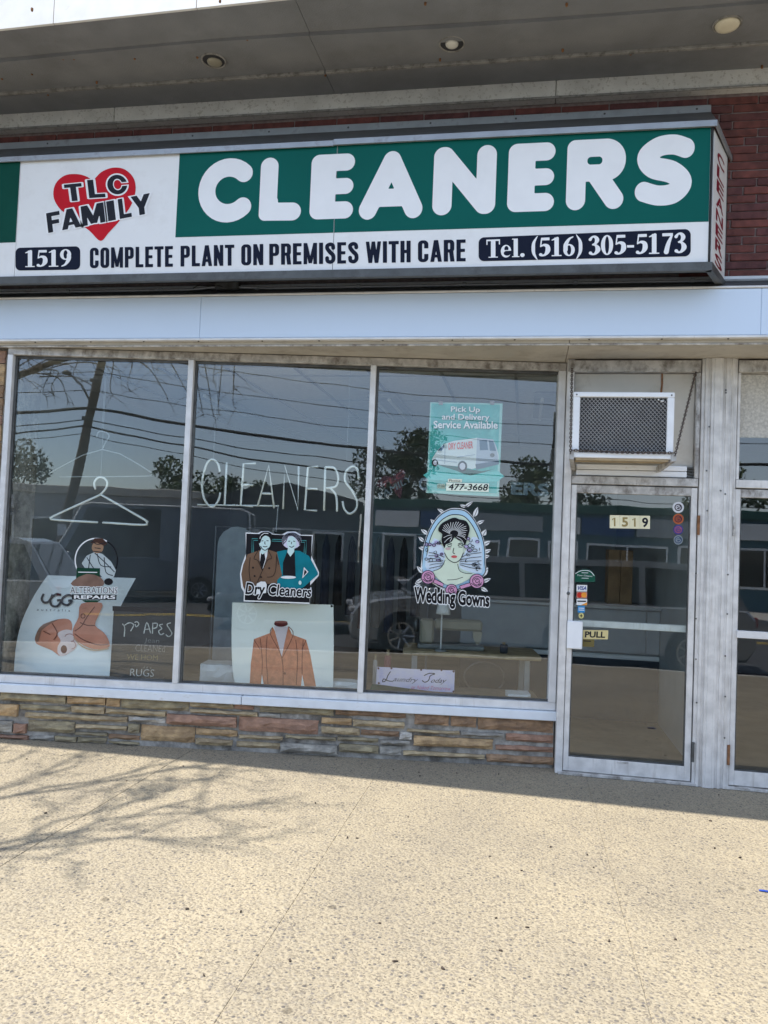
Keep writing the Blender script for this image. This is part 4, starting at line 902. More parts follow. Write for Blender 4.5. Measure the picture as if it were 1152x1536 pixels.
# display ledge, furniture
lg = obj('display_ledge', MB().box(WIN, -4.25, -.02, .40, .455, -.62, -.115, .004), mat('ledge_wood', (.24, .19, .14), .6, var=.2)); tag(lg, 'low brown wooden ledge running inside the shop window', 'ledge')
obj('ledge_front', MB().box(WIN, -4.25, -.02, .01, .398, -.62, -.55), M['wall_in'], lg)
tb = thing('sewing_table', tuple(WIN.P(-.5, 0, -.8)), 'brown wooden sewing table holding the sewing machine inside the window', 'table')
obj('table_top', MB().box(WIN, -1.12, .05, .695, .735, -1.20, -.66, .006), M['wood_pale'], tb)
for u, d in ((-1.02, -.74), (-.06, -.74), (-1.02, -1.12), (-.06, -1.12)): obj('leg', MB().box(WIN, u-.025, u+.025, .004, .694, d-.025, d+.025, .004), M['steel'], tb)
obj('treadle_wheel', MB().tube([WIN.P(-.42+.17*cos(a), .56+.13*sin(a)-.03, -.72) for a in np.linspace(0, 2*pi, 25)[:-1]], .007, 6, closed=True), M['dark_metal'], tb)
se = thing('sewing_machine', tuple(WIN.P(-.7, .736, -.9)), 'grey-cream sewing machine standing on the wooden table', 'sewing machine')
cream = mat('machine_cream', (.30, .28, .22), .4, var=.06)
obj('bed', MB().box(WIN, -1.0, -.42, .737, .775, -1.0, -.80, .01), mat('machine_bed', (.20, .21, .2), .4), se)
obj('pillar', MB().box(WIN, -.985, -.86, .776, .99, -.97, -.83, .02), cream, se)
obj('arm', MB().box(WIN, -.858, -.44, .90, .995, -.965, -.835, .02), cream, se)
obj('needle_head', MB().prism(WIN, [(-.52, .899), (-.44, .899), (-.45, .82), (-.47, .79), (-.49, .79), (-.515, .84)], -.95, -.85), cream, se)
obj('needle_bar', MB().tube([WIN.P(-.48, .79, -.9), WIN.P(-.48, .776, -.9)], .008, 6), M['steel'], se)
obj('hand_wheel', MB().lathe(WIN.P(-1.03, .93, -.9), [(.02, 0), (.06, .004), (.06, .028), (.02, .032)], 18, 'x'), M['dark_metal'], se)
lp = thing('desk_lamp', tuple(WIN.P(-.80, .736, -.78)), 'slim desk lamp with a white cone shade beside the sewing machine', 'lamp')
obj('base', MB().lathe(WIN.P(-.80, .736, -.72), [(.05, 0), (.05, .01), (.012, .02)], 16), M['steel'], lp)
obj('stem', MB().tube([WIN.P(-.80, .75, -.72), WIN.P(-.80, 1.09, -.72)], .007, 8), M['alu'], lp)
obj('lamp_shade', MB().lathe(WIN.P(-.79, 1.05, -.72), [(.062, 0), (.058, .03), (.034, .15), (.012, .16)], 20), M['white_print'], lp, True)
def spool(u, z, d, m, lab, r=.028, h=.085):
    t = thing('thread_spool', tuple(WIN.P(u, z, d)), lab, 'thread spool', 'spools of thread')
    obj('thread', MB().lathe(WIN.P(u, z, d), [(r*.8, .008), (r, .014), (r*.93, h*.8), (r*.6, h*.84)], 14), m, t, True)
    obj('core', MB().lathe(WIN.P(u, z, d), [(r*1.15, 0), (r*1.15, .006), (r*.4, .009), (r*.4, h*.99), (r*.7, h)], 12), M['wood_pale'], t)
spool(-.265, .736, -.70, mat('thread_navy', (.02, .025, .035), .8), 'black cone of thread at the right end of the sewing table', .034, .10)
spool(-1.24, .456, -.50, mat('thread_maroon', (.18, .03, .05), .8), 'dark red spool standing behind the laundry plaque', .032, .30)
spool(-1.34, .456, -.45, mat('thread_pale', (.4, .36, .34), .8), 'pale thin spool beside the window mullion', .02, .26)
cnr = thing('service_counter', (.7, 2.2, 0), 'grey panelled service counter with white stripe behind the door', 'counter')
for x0, x1 in ((-.6, .28), (.285, 1.195), (1.2, 1.325)): obj('front_panel', wbox(MB(), x0, x1, 2.0, 2.03, .66, 1.08, .004), M['counter'], cnr)
obj('stripe', wbox(MB(), -.6, 1.325, 1.985, 1.999, .60, .645, .003), M['white_print'], cnr)
obj('kick_board', wbox(MB(), -.6, 1.325, 2.002, 2.04, .004, .598), mat('kick_navy', (.03, .04, .055), .6), cnr)
obj('counter_top', wbox(MB(), -.65, 1.328, 1.96, 2.6, 1.084, 1.12, .006), M['steel'], cnr)
obj('carcass', wbox(MB(), -.6, 1.325, 2.045, 2.55, .004, 1.08), M['counter'], cnr)
cab = thing('wooden_cabinet', (.98, 2.3, 1.12), 'tall narrow brown wooden cabinet standing on the counter', 'cabinet')
for x0, x1 in ((.84, .955), (.96, 1.075)): obj('door', wbox(MB(), x0, x1, 2.15, 2.17, 1.125, 1.66, .004), mat('cabinet_wood', (.28, .17, .08), .5, var=.2, scale=9), cab)
obj('body', wbox(MB(), .84, 1.075, 2.173, 2.45, 1.121, 1.665), MATS['cabinet_wood'], cab)
ib = thing('ironing_board', tuple(WIN.P(-2.75, .004, -1.5)), 'pale padded board with rounded top standing inside the shop', 'ironing board')
bpts = [(-.19, 0), (.19, 0), (.19, 1.3)]+[(.19*cos(a), 1.3+.19*sin(a)) for a in np.linspace(0, pi, 9)[1:]]
obj('board', MB().prism(Frame(WIN.P(-2.78, .25, -1.5), WIN.ex, WIN.n), bpts, 0, .035), mat('board_cloth', (.36, .40, .42), .9), ib)
for s_ in (-.12, .12): obj('leg', MB().tube([WIN.P(-2.78+s_, .004, -1.6), WIN.P(-2.78+s_*.5, .9, -1.505)], .012, 8), M['steel'], ib)
rk = thing('garment_rail', tuple(WIN.P(-2.0, .004, -3)), 'steel garment rail with hanging dark clothes deep in the shop', 'garment rail')
obj('rail', MB().tube([WIN.P(-3.4, .004, -3), WIN.P(-3.4, 1.75, -3), WIN.P(-.9, 1.75, -3), WIN.P(-.9, .004, -3)], .016, 8), M['steel'], rk)
for i in range(16):
    u = -3.3+.15*i; h_ = random.uniform(.8, 1.15); g_ = MB()
    g_.lathe(WIN.P(u, 1.71-h_, -3), [(.055, 0), (.05, h_*.5), (.045, h_*.85), (.02, h_*.97), (.006, h_)], 10)
    obj('garment', g_, mat('garment_%d' % (i % 5), [(.03, .035, .05), (.10, .03, .03), (.16, .15, .13), (.05, .06, .09), (.02, .02, .02)][i % 5], .9), rk)
wc = obj('folded_cloth', stone_mesh(WIN, -2.75, -2.42, .456, .60, -.5, -.25, 77), mat('cloth_white', (.62, .64, .66), .9)); tag(wc, 'white folded cloth on the ledge beside the jacket poster', 'cloth')
wc = obj('folded_cloth', stone_mesh(WIN, -1.66, -1.46, .456, .53, -.3, -.14, 79), MATS['cloth_white']); tag(wc, 'white folded cloth tucked between jacket poster and mullion', 'cloth')
wc = obj('paper_bag', stone_mesh(WIN, -.28, -.10, .456, .50, -.35, -.15, 78), MATS['cloth_white']); tag(wc, 'crumpled white paper lying on the ledge by the door', 'paper')
gb = obj('folder', MB().box(WIN, -1.36, -1.05, .456, .475, -.5, -.2, .003), mat('green_card', (.03, .12, .09), .6)); tag(gb, 'dark green folder lying on the ledge under the red spool', 'folder')

# ================================================================== PRINTED THINGS IN AND ON THE WINDOW
class Print:
    """flat printed artwork; shapes are measured on an enlargement of the photo and laid on a plane of the building"""
    def __init__(s, fr, ox, oy, sc, d, thing_, warp=None): s.fr, s.ox, s.oy, s.sc, s.d, s.t, s.k, s.warp = fr, ox, oy, sc, d, thing_, 0, warp
    def pt(s, x, y, d):
        if s.warp: return s.warp(x, y, d-s.d)
        return s.fr.P(*uv(s.fr, s.ox+x/s.sc, s.oy+y/s.sc, d), d)
    def nd(s): s.k += 1; return s.d+(.0012 if s.warp else .0005)*s.k
    def poly(s, name, pts, m, smooth=0, d=None):
        if smooth: pts = spline(pts, smooth, True)
        d = s.nd() if d is None else d; mb = MB()
        if s.warp:      # follow the curl of the sheet
            bm = bmesh.new(); bm.faces.new([bm.verts.new((p[0], p[1], 0)) for p in pts]); bmesh.ops.triangulate(bm, faces=bm.faces)
            for _ in range(4):
                le = [e for e in bm.edges if e.calc_length() > 30]
                if not le: break
                bmesh.ops.subdivide_edges(bm, edges=le, cuts=1); bmesh.ops.triangulate(bm, faces=bm.faces)
            bm.verts.index_update(); mb.add([s.pt(v.co.x, v.co.y, d) for v in bm.verts], [tuple(v.index for v in f.verts) for f in bm.faces]); bm.free()
        else: mb.face([s.pt(p[0], p[1], d) for p in pts])
        return obj(name, mb, m, s.t)
    def ell(s, name, x, y, rx, ry, m, n=20, rot=0): return s.poly(name, [(x+rx*cos(a)*cos(rot)-ry*sin(a)*sin(rot), y+rx*cos(a)*sin(rot)+ry*sin(a)*cos(rot)) for a in np.linspace(0, 2*pi, n+1)[:-1]], m)
    def lines(s, name, strokes, w, m, sm=4):
        """ink lines: list of polylines, width w (or tapering)"""
        d = s.nd(); mb = MB()
        for st in strokes:
            q = spline(st, sm) if (len(st) > 2 and sm) else [np.array(p, float) for p in st]; n = len(q)
            L_, R_ = [], []
            for i in range(n):
                t = q[min(i+1, n-1)]-q[max(i-1, 0)]; l = np.hypot(*t[:2]) or 1; nx, ny = -t[1]/l*w/2, t[0]/l*w/2
                L_.append(s.pt(q[i][0]+nx, q[i][1]+ny, d)); R_.append(s.pt(q[i][0]-nx, q[i][1]-ny, d))
            b = len(mb.v); mb.v += L_+R_
            for i in range(n-1): mb.f.append((b+i, b+i+1, b+n+i+1, b+n+i))
        return obj(name, mb, m, s.t)
    def text(s, name, t, q, m, off=0, shear=0, ref=None, spacing=1):
        d = s.nd(); mb = MB(); VF = font_bold(t, off, shear, spacing) if off > 0 else font2d(t, off, shear, spacing); bb = bbox(font2d(t, 0, shear, spacing)[0]); f_ = quadfit(bb, q)
        mb.add([s.pt(*f_(x, y), d) for x, y in VF[0]], VF[1]); return obj(name, mb, m, s.t)
def arc(x, y, rx, ry, a0, a1, n=12): return [(x+rx*cos(t), y+ry*sin(t)) for t in np.linspace(radians(a0), radians(a1), n)]

PT = lambda n, c, r=.6, v=.05: mat('print_'+n, srgb(*c), r, var=v, spec=.12)
# --- couple decal
t = thing('window_decal', tuple(WIN.P(-1.9, 1.2, 0)), 'window decal of a suited couple lettered dry cleaners', 'decal')
p = Print(WIN, 340, 780, 6.4, .001, t)
p.poly('white_backing', [(181, 119), (300, 124), (330, 108), (400, 106), (445, 132), (530, 140), (580, 112), (660, 110), (715, 142), (828, 144), (812, 340), (888, 505), (884, 535), (790, 640), (815, 650), (800, 745), (796, 806), (163, 781), (165, 690), (140, 650), (127, 520), (146, 430), (186, 318)], M['white_print'])
p.poly('backdrop', [(190, 130), (818, 153), (796, 793), (173, 770)], M['black'])
for a in ((243, 178, 765, 198), (258, 195, 748, 214)): p.lines('frame_line', [[(a[0], 330), (a[0], a[1]), (a[2], a[3]), (a[2]-6, 330)]], 6, PT('teal', (70, 150, 150)), 0)
p.poly('suit_jacket', [(200, 330), (318, 288), (400, 284), (485, 312), (530, 400), (534, 520), (485, 605), (300, 625), (185, 690), (158, 640), (140, 520), (158, 430)], PT('brown', (112, 88, 70), .6, .12))
p.poly('teal_jacket', [(482, 305), (560, 288), (700, 296), (790, 345), (876, 505), (876, 525), (745, 640), (700, 668), (480, 640), (486, 575), (532, 530)], PT('jacket_teal', (16, 118, 132), .6, .15))
p.poly('dark_top', [(578, 308), (654, 306), (662, 540), (538, 530), (540, 410)], M['black'])
p.poly('shirt', [(316, 302), (395, 284), (388, 345), (348, 470), (318, 390)], M['white_print'])
p.poly('tie', [(330, 322), (362, 316), (372, 375), (342, 475), (318, 410)], M['black'])
p.lines('lapel_lines', [[(300, 295), (262, 370), (300, 390), (340, 480)], [(398, 292), (432, 365), (392, 385), (345, 480), (290, 610)], [(225, 360), (215, 480), (230, 600)], [(480, 330), (470, 480), (440, 540), (385, 548)], [(480, 345), (500, 430)]], 5, M['black'])
for b in ((253, 458), (408, 462), (268, 538), (330, 548)): p.ell('button', *b, 9, 9, M['black'], 10)
p.ell('belt', 592, 550, 74, 14, M['white_print'])
p.poly('elbow_gap', [(742, 452), (785, 498), (726, 560)], M['white_print']); p.poly('elbow_gap', [(748, 472), (772, 500), (738, 540)], M['black'])
skin = PT('pale_skin', (196, 222, 220))
p.poly('neck', [(335, 270), (395, 268), (392, 300), (345, 330), (318, 312)], skin); p.ell('face', 366, 212, 56, 76, skin)
p.poly('hair', [(305, 215), (300, 160), (330, 122), (385, 112), (430, 132), (438, 180), (424, 205), (410, 168), (372, 150), (340, 172), (322, 220)], M['black'], 3)
p.lines('hair_shine', [[(330, 150), (360, 128), (400, 130)], [(318, 180), (325, 155)]], 6, M['white_print'])
p.lines('face_lines', [[(335, 202), (352, 198)], [(382, 198), (402, 200)], [(368, 205), (366, 228), (374, 232)], [(348, 252), (370, 258), (390, 250)], [(325, 250), (345, 280), (372, 290), (400, 270)]], 7, M['ink'])
p.ell('hair', 624, 198, 94, 80, PT('hair_lilac', (205, 205, 222)))
p.lines('hair_lines', [arc(624, 198, 88-9*i, 74-8*i, 150+12*i, 395-9*i, 14) for i in range(4)]+[[(560, 150), (600, 140), (650, 160), (690, 200)], [(545, 230), (570, 200), (585, 160)], [(690, 170), (710, 220), (700, 262)]], 7, M['ink'])
p.poly('neck', [(588, 270), (650, 270), (648, 305), (612, 352), (582, 310)], skin); p.ell('face', 624, 222, 46, 64, skin)
p.lines('face_lines', [[(592, 205), (610, 202)], [(638, 202), (656, 206)], [(624, 210), (620, 232)], [(600, 250), (624, 262), (648, 248)]], 7, M['ink'])
p.poly('hand', [(290, 610), (330, 590), (370, 592), (385, 620), (378, 700), (250, 720), (280, 660)], M['white_print'])
p.ell('hand', 704, 602, 14, 20, skin)
for off, m in ((.075, M['white_print']), (.022, M['black'])): p.text('lettering', 'Dry Cleaners', ((185, 600), (812, 640), (808, 770), (180, 745)), m, off, .12, .03)
# --- wedding decal
t = thing('window_decal', tuple(WIN.P(-.8, 1.15, 0)), 'window decal of a bride in a floral oval lettered wedding gowns', 'decal')
p = Print(WIN, 600, 740, 7.2, .001, t)
def leaf(x, y, a, l, w): return [(x+l*u*cos(a)-w*v*sin(a), y+l*u*sin(a)+w*v*cos(a)) for u, v in ((0, 0), (.3, .9), (.65, .75), (1, 0), (.65, -.75), (.3, -.9))]
lv = [(250, 860, -2.3, 100, 26), (250, 920, 2.6, 110, 24), (225, 980, 2.8, 90, 20), (270, 600, -2.9, 70, 24), (260, 520, -2.4, 80, 22), (300, 440, -2.5, 90, 24), (380, 340, -2.2, 80, 22), (480, 210, -2.6, 90, 20), (800, 260, -1.2, 120, 28), (830, 330, -.4, 90, 22), (890, 460, -1.0, 80, 30), (900, 560, -.5, 90, 26), (910, 640, -.4, 80, 24), (900, 690, -.2, 70, 22), (890, 900, -1.0, 120, 28), (890, 960, -.4, 100, 24), (870, 1020, .5, 90, 24), (700, 150, -.6, 110, 20), (640, 130, .2, 110, 18)]
for a in lv: p.poly('leaf', leaf(*a), M['white_print'], 3, d=.0012)
p.lines('leaf_lines', [[(a[0], a[1]), (a[0]+a[3]*.85*cos(a[2]), a[1]+a[3]*.85*sin(a[2]))] for a in lv]+[leaf(*a)[:4] for a in lv], 6, M['ink'])
ov = lambda k_: [(580+(x-580)*k_, 620+(y-620)*k_) for x, y in ((248, 860), (245, 700), (265, 560), (320, 400), (410, 260), (520, 185), (610, 172), (710, 195), (800, 290), (880, 450), (912, 600), (915, 750), (905, 880), (700, 1010), (560, 1040), (400, 990))]
p.poly('white_backing', ov(1.03), M['white_print'], 3); p.lines('outline', [ov(1.0)], 10, M['ink'])
p.poly('oval_frame', ov(.985), PT('sky_blue', (172, 208, 230)), 3); p.lines('outline', [ov(.87)[1:13]], 10, M['ink'])
p.poly('oval_ground', ov(.86), PT('mint', (206, 222, 204)), 3)
rg = random.Random(5)
p.poly('veil', [(300, 640), (370, 480), (450, 560), (500, 680), (440, 810), (330, 850), (270, 780)], PT('veil', (206, 222, 236)), 2)
p.poly('veil', [(700, 640), (780, 470), (870, 520), (895, 700), (880, 860), (760, 850), (640, 800), (640, 720)], PT('veil', (206, 222, 236)), 2)
fl = [(rg.uniform(285, 460), rg.uniform(500, 740)) for _ in range(15)]+[(rg.uniform(715, 850), rg.uniform(480, 620)) for _ in range(10)]
for x, y in fl[::2]: p.ell('blossom', x, y, 24, 20, PT('lilac', (176, 168, 205)), 9)
p.lines('flower_lines', [arc(x, y, rg.uniform(12, 26), rg.uniform(10, 22), rg.uniform(0, 360), rg.uniform(400, 620), 8) for x, y in fl]+[[(650, 700+18*i), (700+rg.uniform(0, 90), 660+36*i), (880, 640+44*i)] for i in range(5)]+[[(rg.uniform(270, 330), 640+i*34), (rg.uniform(360, 420), 650+i*28), (rg.uniform(440, 480), 690+i*18)] for i in range(6)]+[arc(rg.uniform(700, 870), rg.uniform(650, 830), 22, 16, rg.uniform(0, 180), rg.uniform(200, 420), 7) for _ in range(9)], 6, M['ink'])
p.poly('shoulders', [(490, 690), (480, 760), (430, 815), (355, 845), (420, 930), (500, 985), (600, 990), (720, 940), (810, 870), (690, 855), (630, 800), (640, 700)], PT('bride_skin', (208, 222, 202)), 2)
p.lines('shoulder_lines', [[(488, 720), (440, 805), (360, 838)], [(622, 760), (640, 830), (700, 862), (780, 868)], [(510, 935), (600, 930), (680, 905)]], 6, M['ink'])
p.ell('face', 580, 618, 104, 132, PT('bride_skin', (208, 222, 202)))
p.poly('hair', [(412, 400), (440, 335), (520, 285), (590, 262), (640, 280), (715, 300), (752, 375), (738, 450), (700, 560), (672, 520), (620, 500), (590, 470), (560, 520), (500, 545), (480, 590), (448, 510), (455, 440)], M['black'], 3)
p.lines('hair_shine', [[(585+45*cos(a), 430+32*sin(a)), (585+90*cos(a+.18), 415+68*sin(a+.18)), (585+rg.uniform(125, 150)*cos(a+.3), 405+rg.uniform(90, 115)*sin(a+.3))] for a in np.linspace(-3.3, .35, 17)]+[[(470, 480), (520, 455), (560, 450)], [(480, 530), (520, 490), (560, 470)], [(620, 450), (680, 470), (715, 500)], [(610, 470), (660, 500), (690, 545)], [(540, 520), (560, 480)]], 5, M['white_print'])
p.lines('face_lines', [[(505, 565), (530, 552), (560, 562)], [(625, 566), (652, 554), (680, 570)], [(515, 575), (555, 578)], [(632, 578), (672, 582)], [(582, 590), (572, 640), (592, 650)], [(480, 640), (520, 710), (590, 748), (650, 715), (685, 640)], [(500, 548), (535, 536), (562, 548)], [(625, 550), (655, 538), (684, 554)]], 8, M['ink'])
p.ell('blush', 520, 598, 30, 14, PT('blush', (196, 170, 170))); p.ell('lips', 585, 684, 32, 15, PT('lips', (196, 92, 92)))
pk = PT('rose', (204, 150, 184))
for b in ([(370, 920), (470, 975), (462, 1010), (360, 965)], [(640, 1000), (770, 960), (775, 1000), (660, 1035)]): p.poly('ribbon', b, pk); p.lines('ribbon_line', [b+[b[0]]], 7, M['ink'], 0)
for x, y, r in ((303, 905, 72), (830, 948, 76), (556, 1045, 62)):
    p.ell('rose', x, y, r, r*1.02, pk); p.lines('rose_lines', [arc(x, y, r, r, 0, 360, 18), arc(x+4, y-4, r*.66, r*.6, 20, 330, 14), arc(x-3, y+6, r*.42, r*.5, 200, 520, 14), arc(x+2, y, r*.2, r*.24, 0, 300, 10), [(x-r*.8, y+r*.3), (x, y+r*.75), (x+r*.7, y+r*.4)]], 7, M['ink'])
WQ = ((160, 1015), (965, 1085), (960, 1265), (158, 1215))
for off, m in ((.09, M['white_print']), (.038, M['black'])): p.text('lettering', 'Wedding Gowns', WQ, m, off, 0, .042)
# --- alterations decal
t = thing('window_decal', tuple(WIN.P(-3.6, 1.2, 0)), 'window decal of a tailor at a sewing machine lettered alterations repairs', 'decal')
p = Print(WIN, 0, 780, 3.84, .001, t)
p.lines('ring', [arc(555, 232, 122, 126, 100, 300, 24)], 7, M['white_print']); p.lines('ring', [arc(555, 232, 122, 126, -60, 60, 16)], 8, M['black'])
p.poly('shirt', [(470, 250), (500, 205), (545, 185), (590, 195), (640, 240), (668, 290), (655, 330), (600, 340), (560, 300), (500, 290)], PT('shirt', (170, 182, 184)))
p.lines('shirt_lines', [[(500, 215), (540, 280), (560, 300)], [(560, 195), (580, 260), (640, 270)], [(600, 215), (610, 300), (650, 320)], [(520, 200), (510, 280)], [(545, 190), (600, 240), (660, 300)]], 5, M['ink'])
p.ell('face', 562, 158, 34, 34, PT('tailor', (150, 120, 96))); p.poly('cap', [(520, 135), (545, 105), (590, 105), (618, 135), (600, 150), (560, 130)], PT('cap', (70, 48, 40))); p.lines('face_lines', [[(545, 160), (580, 165)], [(540, 180), (580, 185)], [(530, 120), (560, 140), (610, 130)]], 5, M['ink'])
p.poly('machine', [(442, 275), (576, 278), (574, 330), (520, 330), (520, 372), (436, 370)], PT('mgreen', (18, 60, 44)), 0); p.lines('machine_lines', [[(450, 300), (560, 302)], [(470, 330), (475, 365)], [(455, 330), (500, 345)]], 5, M['white_print'])
p.poly('fabric', [(420, 350), (500, 310), (580, 330), (600, 370), (560, 385), (420, 380)], PT('fabric', (120, 96, 84), .6, .3), 2); p.ell('spool', 625, 356, 26, 20, M['black'])
for off, m in ((.07, M['white_print']), (0, M['ink'])): p.text('lettering', 'ALTERATIONS', ((405, 384), (676, 388), (676, 424), (405, 422)), m, off, 0, 0)
p.poly('banner', [(414, 428), (672, 430), (670, 460), (414, 458)], M['black']); p.text('lettering', 'REPAIRS', ((428, 434), (664, 435), (662, 454), (428, 453)), M['white_print'], .03)
p.poly('hem', [(470, 461), (580, 462), (560, 474), (490, 474)], PT('mgreen', (18, 60, 44)))
# --- boots poster, curling away from the glass
t = thing('poster', tuple(WIN.P(-3.7, .46, -.15)), 'curled white poster of tan sheepskin boots in the left pane', 'poster')
def bootwarp(x, y, dd):
    f_ = min(max((905-y)/585, 0), 1); d = -.14-.30*f_**1.4+.05*sin(pi*min(max((x-80)/560, 0), 1))+dd
    return WIN.P(*uv(WIN, x/3.84, 780+y/3.84, d), d)
p = Print(WIN, 0, 780, 3.84, 0, t, bootwarp)
Lf = spline([(275, 318), (215, 405), (160, 505), (118, 610), (92, 730), (80, 872)], 8); Rt = spline([(782, 335), (730, 430), (690, 510), (662, 600), (645, 740), (630, 903)], 8)
mb = MB(); nL = len(Lf); NX = 24
for a, b in zip(Lf, Rt):
    for i in range(NX+1): q = a+(b-a)*i/NX; mb.v.append(bootwarp(q[0], q[1], 0))
for j in range(nL-1):
    for i in range(NX): k_ = j*(NX+1)+i; mb.f.append((k_, k_+1, k_+NX+2, k_+NX+1))
obj('sheet', mb, mat('poster_paper', (.86, .88, .88), .45, var=.02), t, True); p.k = 2
bt = PT('boot', (214, 142, 116), .7, .12); btd = PT('boot_dark', (112, 66, 52)); cr_ = PT('fleece', (240, 216, 212))
p.poly('boot', [(205, 665), (250, 605), (335, 572), (395, 572), (416, 605), (412, 660), (440, 700), (425, 745), (355, 785), (300, 752), (228, 722), (205, 705)], bt, 3)
p.poly('fleece', [(330, 655), (375, 632), (420, 640), (448, 675), (445, 720), (425, 750), (385, 772), (355, 785), (332, 765), (334, 725), (350, 695)], cr_, 3); p.ell('opening', 368, 745, 18, 24, btd); p.lines('fleece_lines', [arc(400, 680, 28, 24, 200, 420, 10), arc(415, 720, 20, 22, 250, 460, 10)], 4, PT('fleece_line', (190, 140, 132)))
p.poly('sole', [(200, 690), (215, 640), (250, 600), (340, 570), (300, 592), (240, 635), (222, 700)], PT('sole', (150, 110, 92)), 2)
p.poly('boot', [(468, 482), (586, 478), (572, 540), (548, 606), (600, 650), (628, 700), (622, 735), (540, 744), (470, 716), (428, 680), (420, 628), (452, 560)], bt, 3)
p.lines('boot_lines', [[(430, 655), (480, 690), (560, 718), (625, 716)], [(545, 500), (500, 560), (470, 610), (430, 640)], [(548, 608), (500, 606), (460, 590)], [(300, 595), (330, 650), (310, 690)], [(250, 640), (290, 660)], arc(478, 553, 12, 12, 0, 360, 12)], 5, btd)
p.lines('sole_line', [[(424, 676), (470, 726), (540, 750), (626, 740)]], 7, PT('sole_light', (206, 170, 140)))
p.lines('lettering', [[(252, 425), (240, 455), (255, 475), (280, 470), (296, 445), (302, 428)], [(352, 432), (322, 428), (292, 455), (296, 490), (325, 498), (345, 480), (350, 462), (328, 464)], [(418, 440), (392, 432), (362, 450), (358, 478), (385, 490), (405, 478), (412, 464), (392, 464)]], 13, M['ink'])
p.text('lettering', 'australia', ((214, 508), (406, 514), (404, 528), (212, 522)), M['ink'], 0, 0, None, 1.9)
# --- chalk board
t = thing('chalkboard', tuple(WIN.P(-3.0, .456, -.2)), 'black chalkboard with handwritten drapes and rugs offer', 'chalkboard')
p = Print(WIN, 0, 780, 3.84, -.15, t)
def slab_print(p, name, pts, m, th=.012):
    mb = MB(); n = len(pts); a = [p.pt(x, y, p.d) for x, y in pts]; b = [v-p.fr.n*th for v in a]
    mb.add(a+b, [tuple(range(n)), tuple(range(n, 2*n))[::-1]]+[(i, n+i, n+(i+1) % n, (i+1) % n) for i in range(n)]); return obj(name, mb, m, p.t)
slab_print(p, 'board', [(655, 515), (1020, 535), (1000, 935), (632, 910)], mat('slate', (.022, .022, .024), .55, var=.4, scale=6)); 
slab_print(Print(WIN, 0, 780, 3.84, -.146, t), 'top_rail', [(648, 496), (1024, 512), (1022, 538), (648, 524)], M['black'], .02)
chalk = mat('chalk', (.55, .55, .53), .9, var=.3, scale=60)
p.lines('chalk_lettering', [[(705, 598), (718, 620), (715, 672)], [(712, 610), (745, 592), (770, 604), (752, 640)], [(775, 590), (790, 586), (800, 600), (785, 615), (778, 600)], [(828, 655), (846, 590), (868, 652)], [(836, 630), (862, 628)], [(880, 592), (878, 655)], [(880, 595), (905, 596), (902, 618), (882, 625)], [(938, 600), (918, 606), (932, 625), (914, 640), (925, 660), (945, 652)], [(984, 592), (962, 602), (978, 630), (990, 655), (972, 672), (955, 660)]], 6, chalk)
ch2 = mat('chalk_faint', (.24, .24, .23), .9, var=.3, scale=60); ch3 = mat('chalk_ochre', (.24, .20, .09), .9, var=.3, scale=60)
for tx, q, m in (('Jean', (830, 678, 918, 712), ch2), ('CLEANEd', (780, 716, 952, 756), ch2), ('WE HOM', (732, 772, 910, 804), ch3), ('in', (826, 838, 872, 852), ch2), ('RUGS', (748, 855, 888, 898), chalk), ('drapes & upholstered', (690, 898, 945, 920), ch2)):
    p.text('chalk_lettering', tx, ((q[0], q[1]), (q[2], q[1]+6), (q[2], q[3]+6), (q[0], q[3])), m, -.012 if tx != 'RUGS' else -.004, .1)
# --- jacket poster
t = thing('poster', tuple(WIN.P(-1.95, .456, -.1)), 'white poster of a tan suede jacket leaning in the middle pane', 'poster')
p = Print(WIN, 260, 780, 3.84, -.13, t)
slab_print(p, 'sheet', spline([(340, 475), (335, 640), (338, 800), (345, 890), (358, 948)], 3)+[(920, 966), (924, 720), (922, 488)], mat('poster_paper2', (.86, .88, .85), .5, var=.02, scale=2), .003)
sd_ = mat('print_suede', srgb(202, 124, 88), .8, var=.16, scale=30); sdd = PT('suede_dark', (120, 66, 48))
p.poly('jacket', [(572, 616), (585, 640), (625, 790), (648, 650), (662, 612), (684, 660), (765, 690), (790, 780), (822, 958), (755, 956), (742, 892), (736, 955), (520, 946), (510, 890), (505, 945), (440, 941), (446, 830), (464, 686), (560, 650)], sd_)
p.poly('shirt', [(580, 612), (662, 614), (642, 700), (624, 792), (602, 700)], PT('shirt_pink', (214, 200, 206))); p.ell('neck', 620, 598, 40, 17, PT('neck_wood', (92, 38, 36))); p.ell('neck', 620, 588, 38, 8, PT('neck_top', (128, 66, 58)))
p.lines('seams', [[(572, 618), (560, 660), (625, 792), (632, 950)], [(664, 614), (690, 662), (628, 792)], [(500, 680), (512, 800), (510, 890)], [(748, 690), (742, 800), (742, 890)], [(540, 670), (535, 780), (545, 945)], [(705, 690), (715, 800), (708, 950)], [(465, 690), (500, 745)], [(765, 692), (740, 745)]], 4, sdd)
p.ell('button', 642, 884, 7, 7, sdd, 8); p.ell('grommet', 912, 496, 7, 7, M['black'], 8)
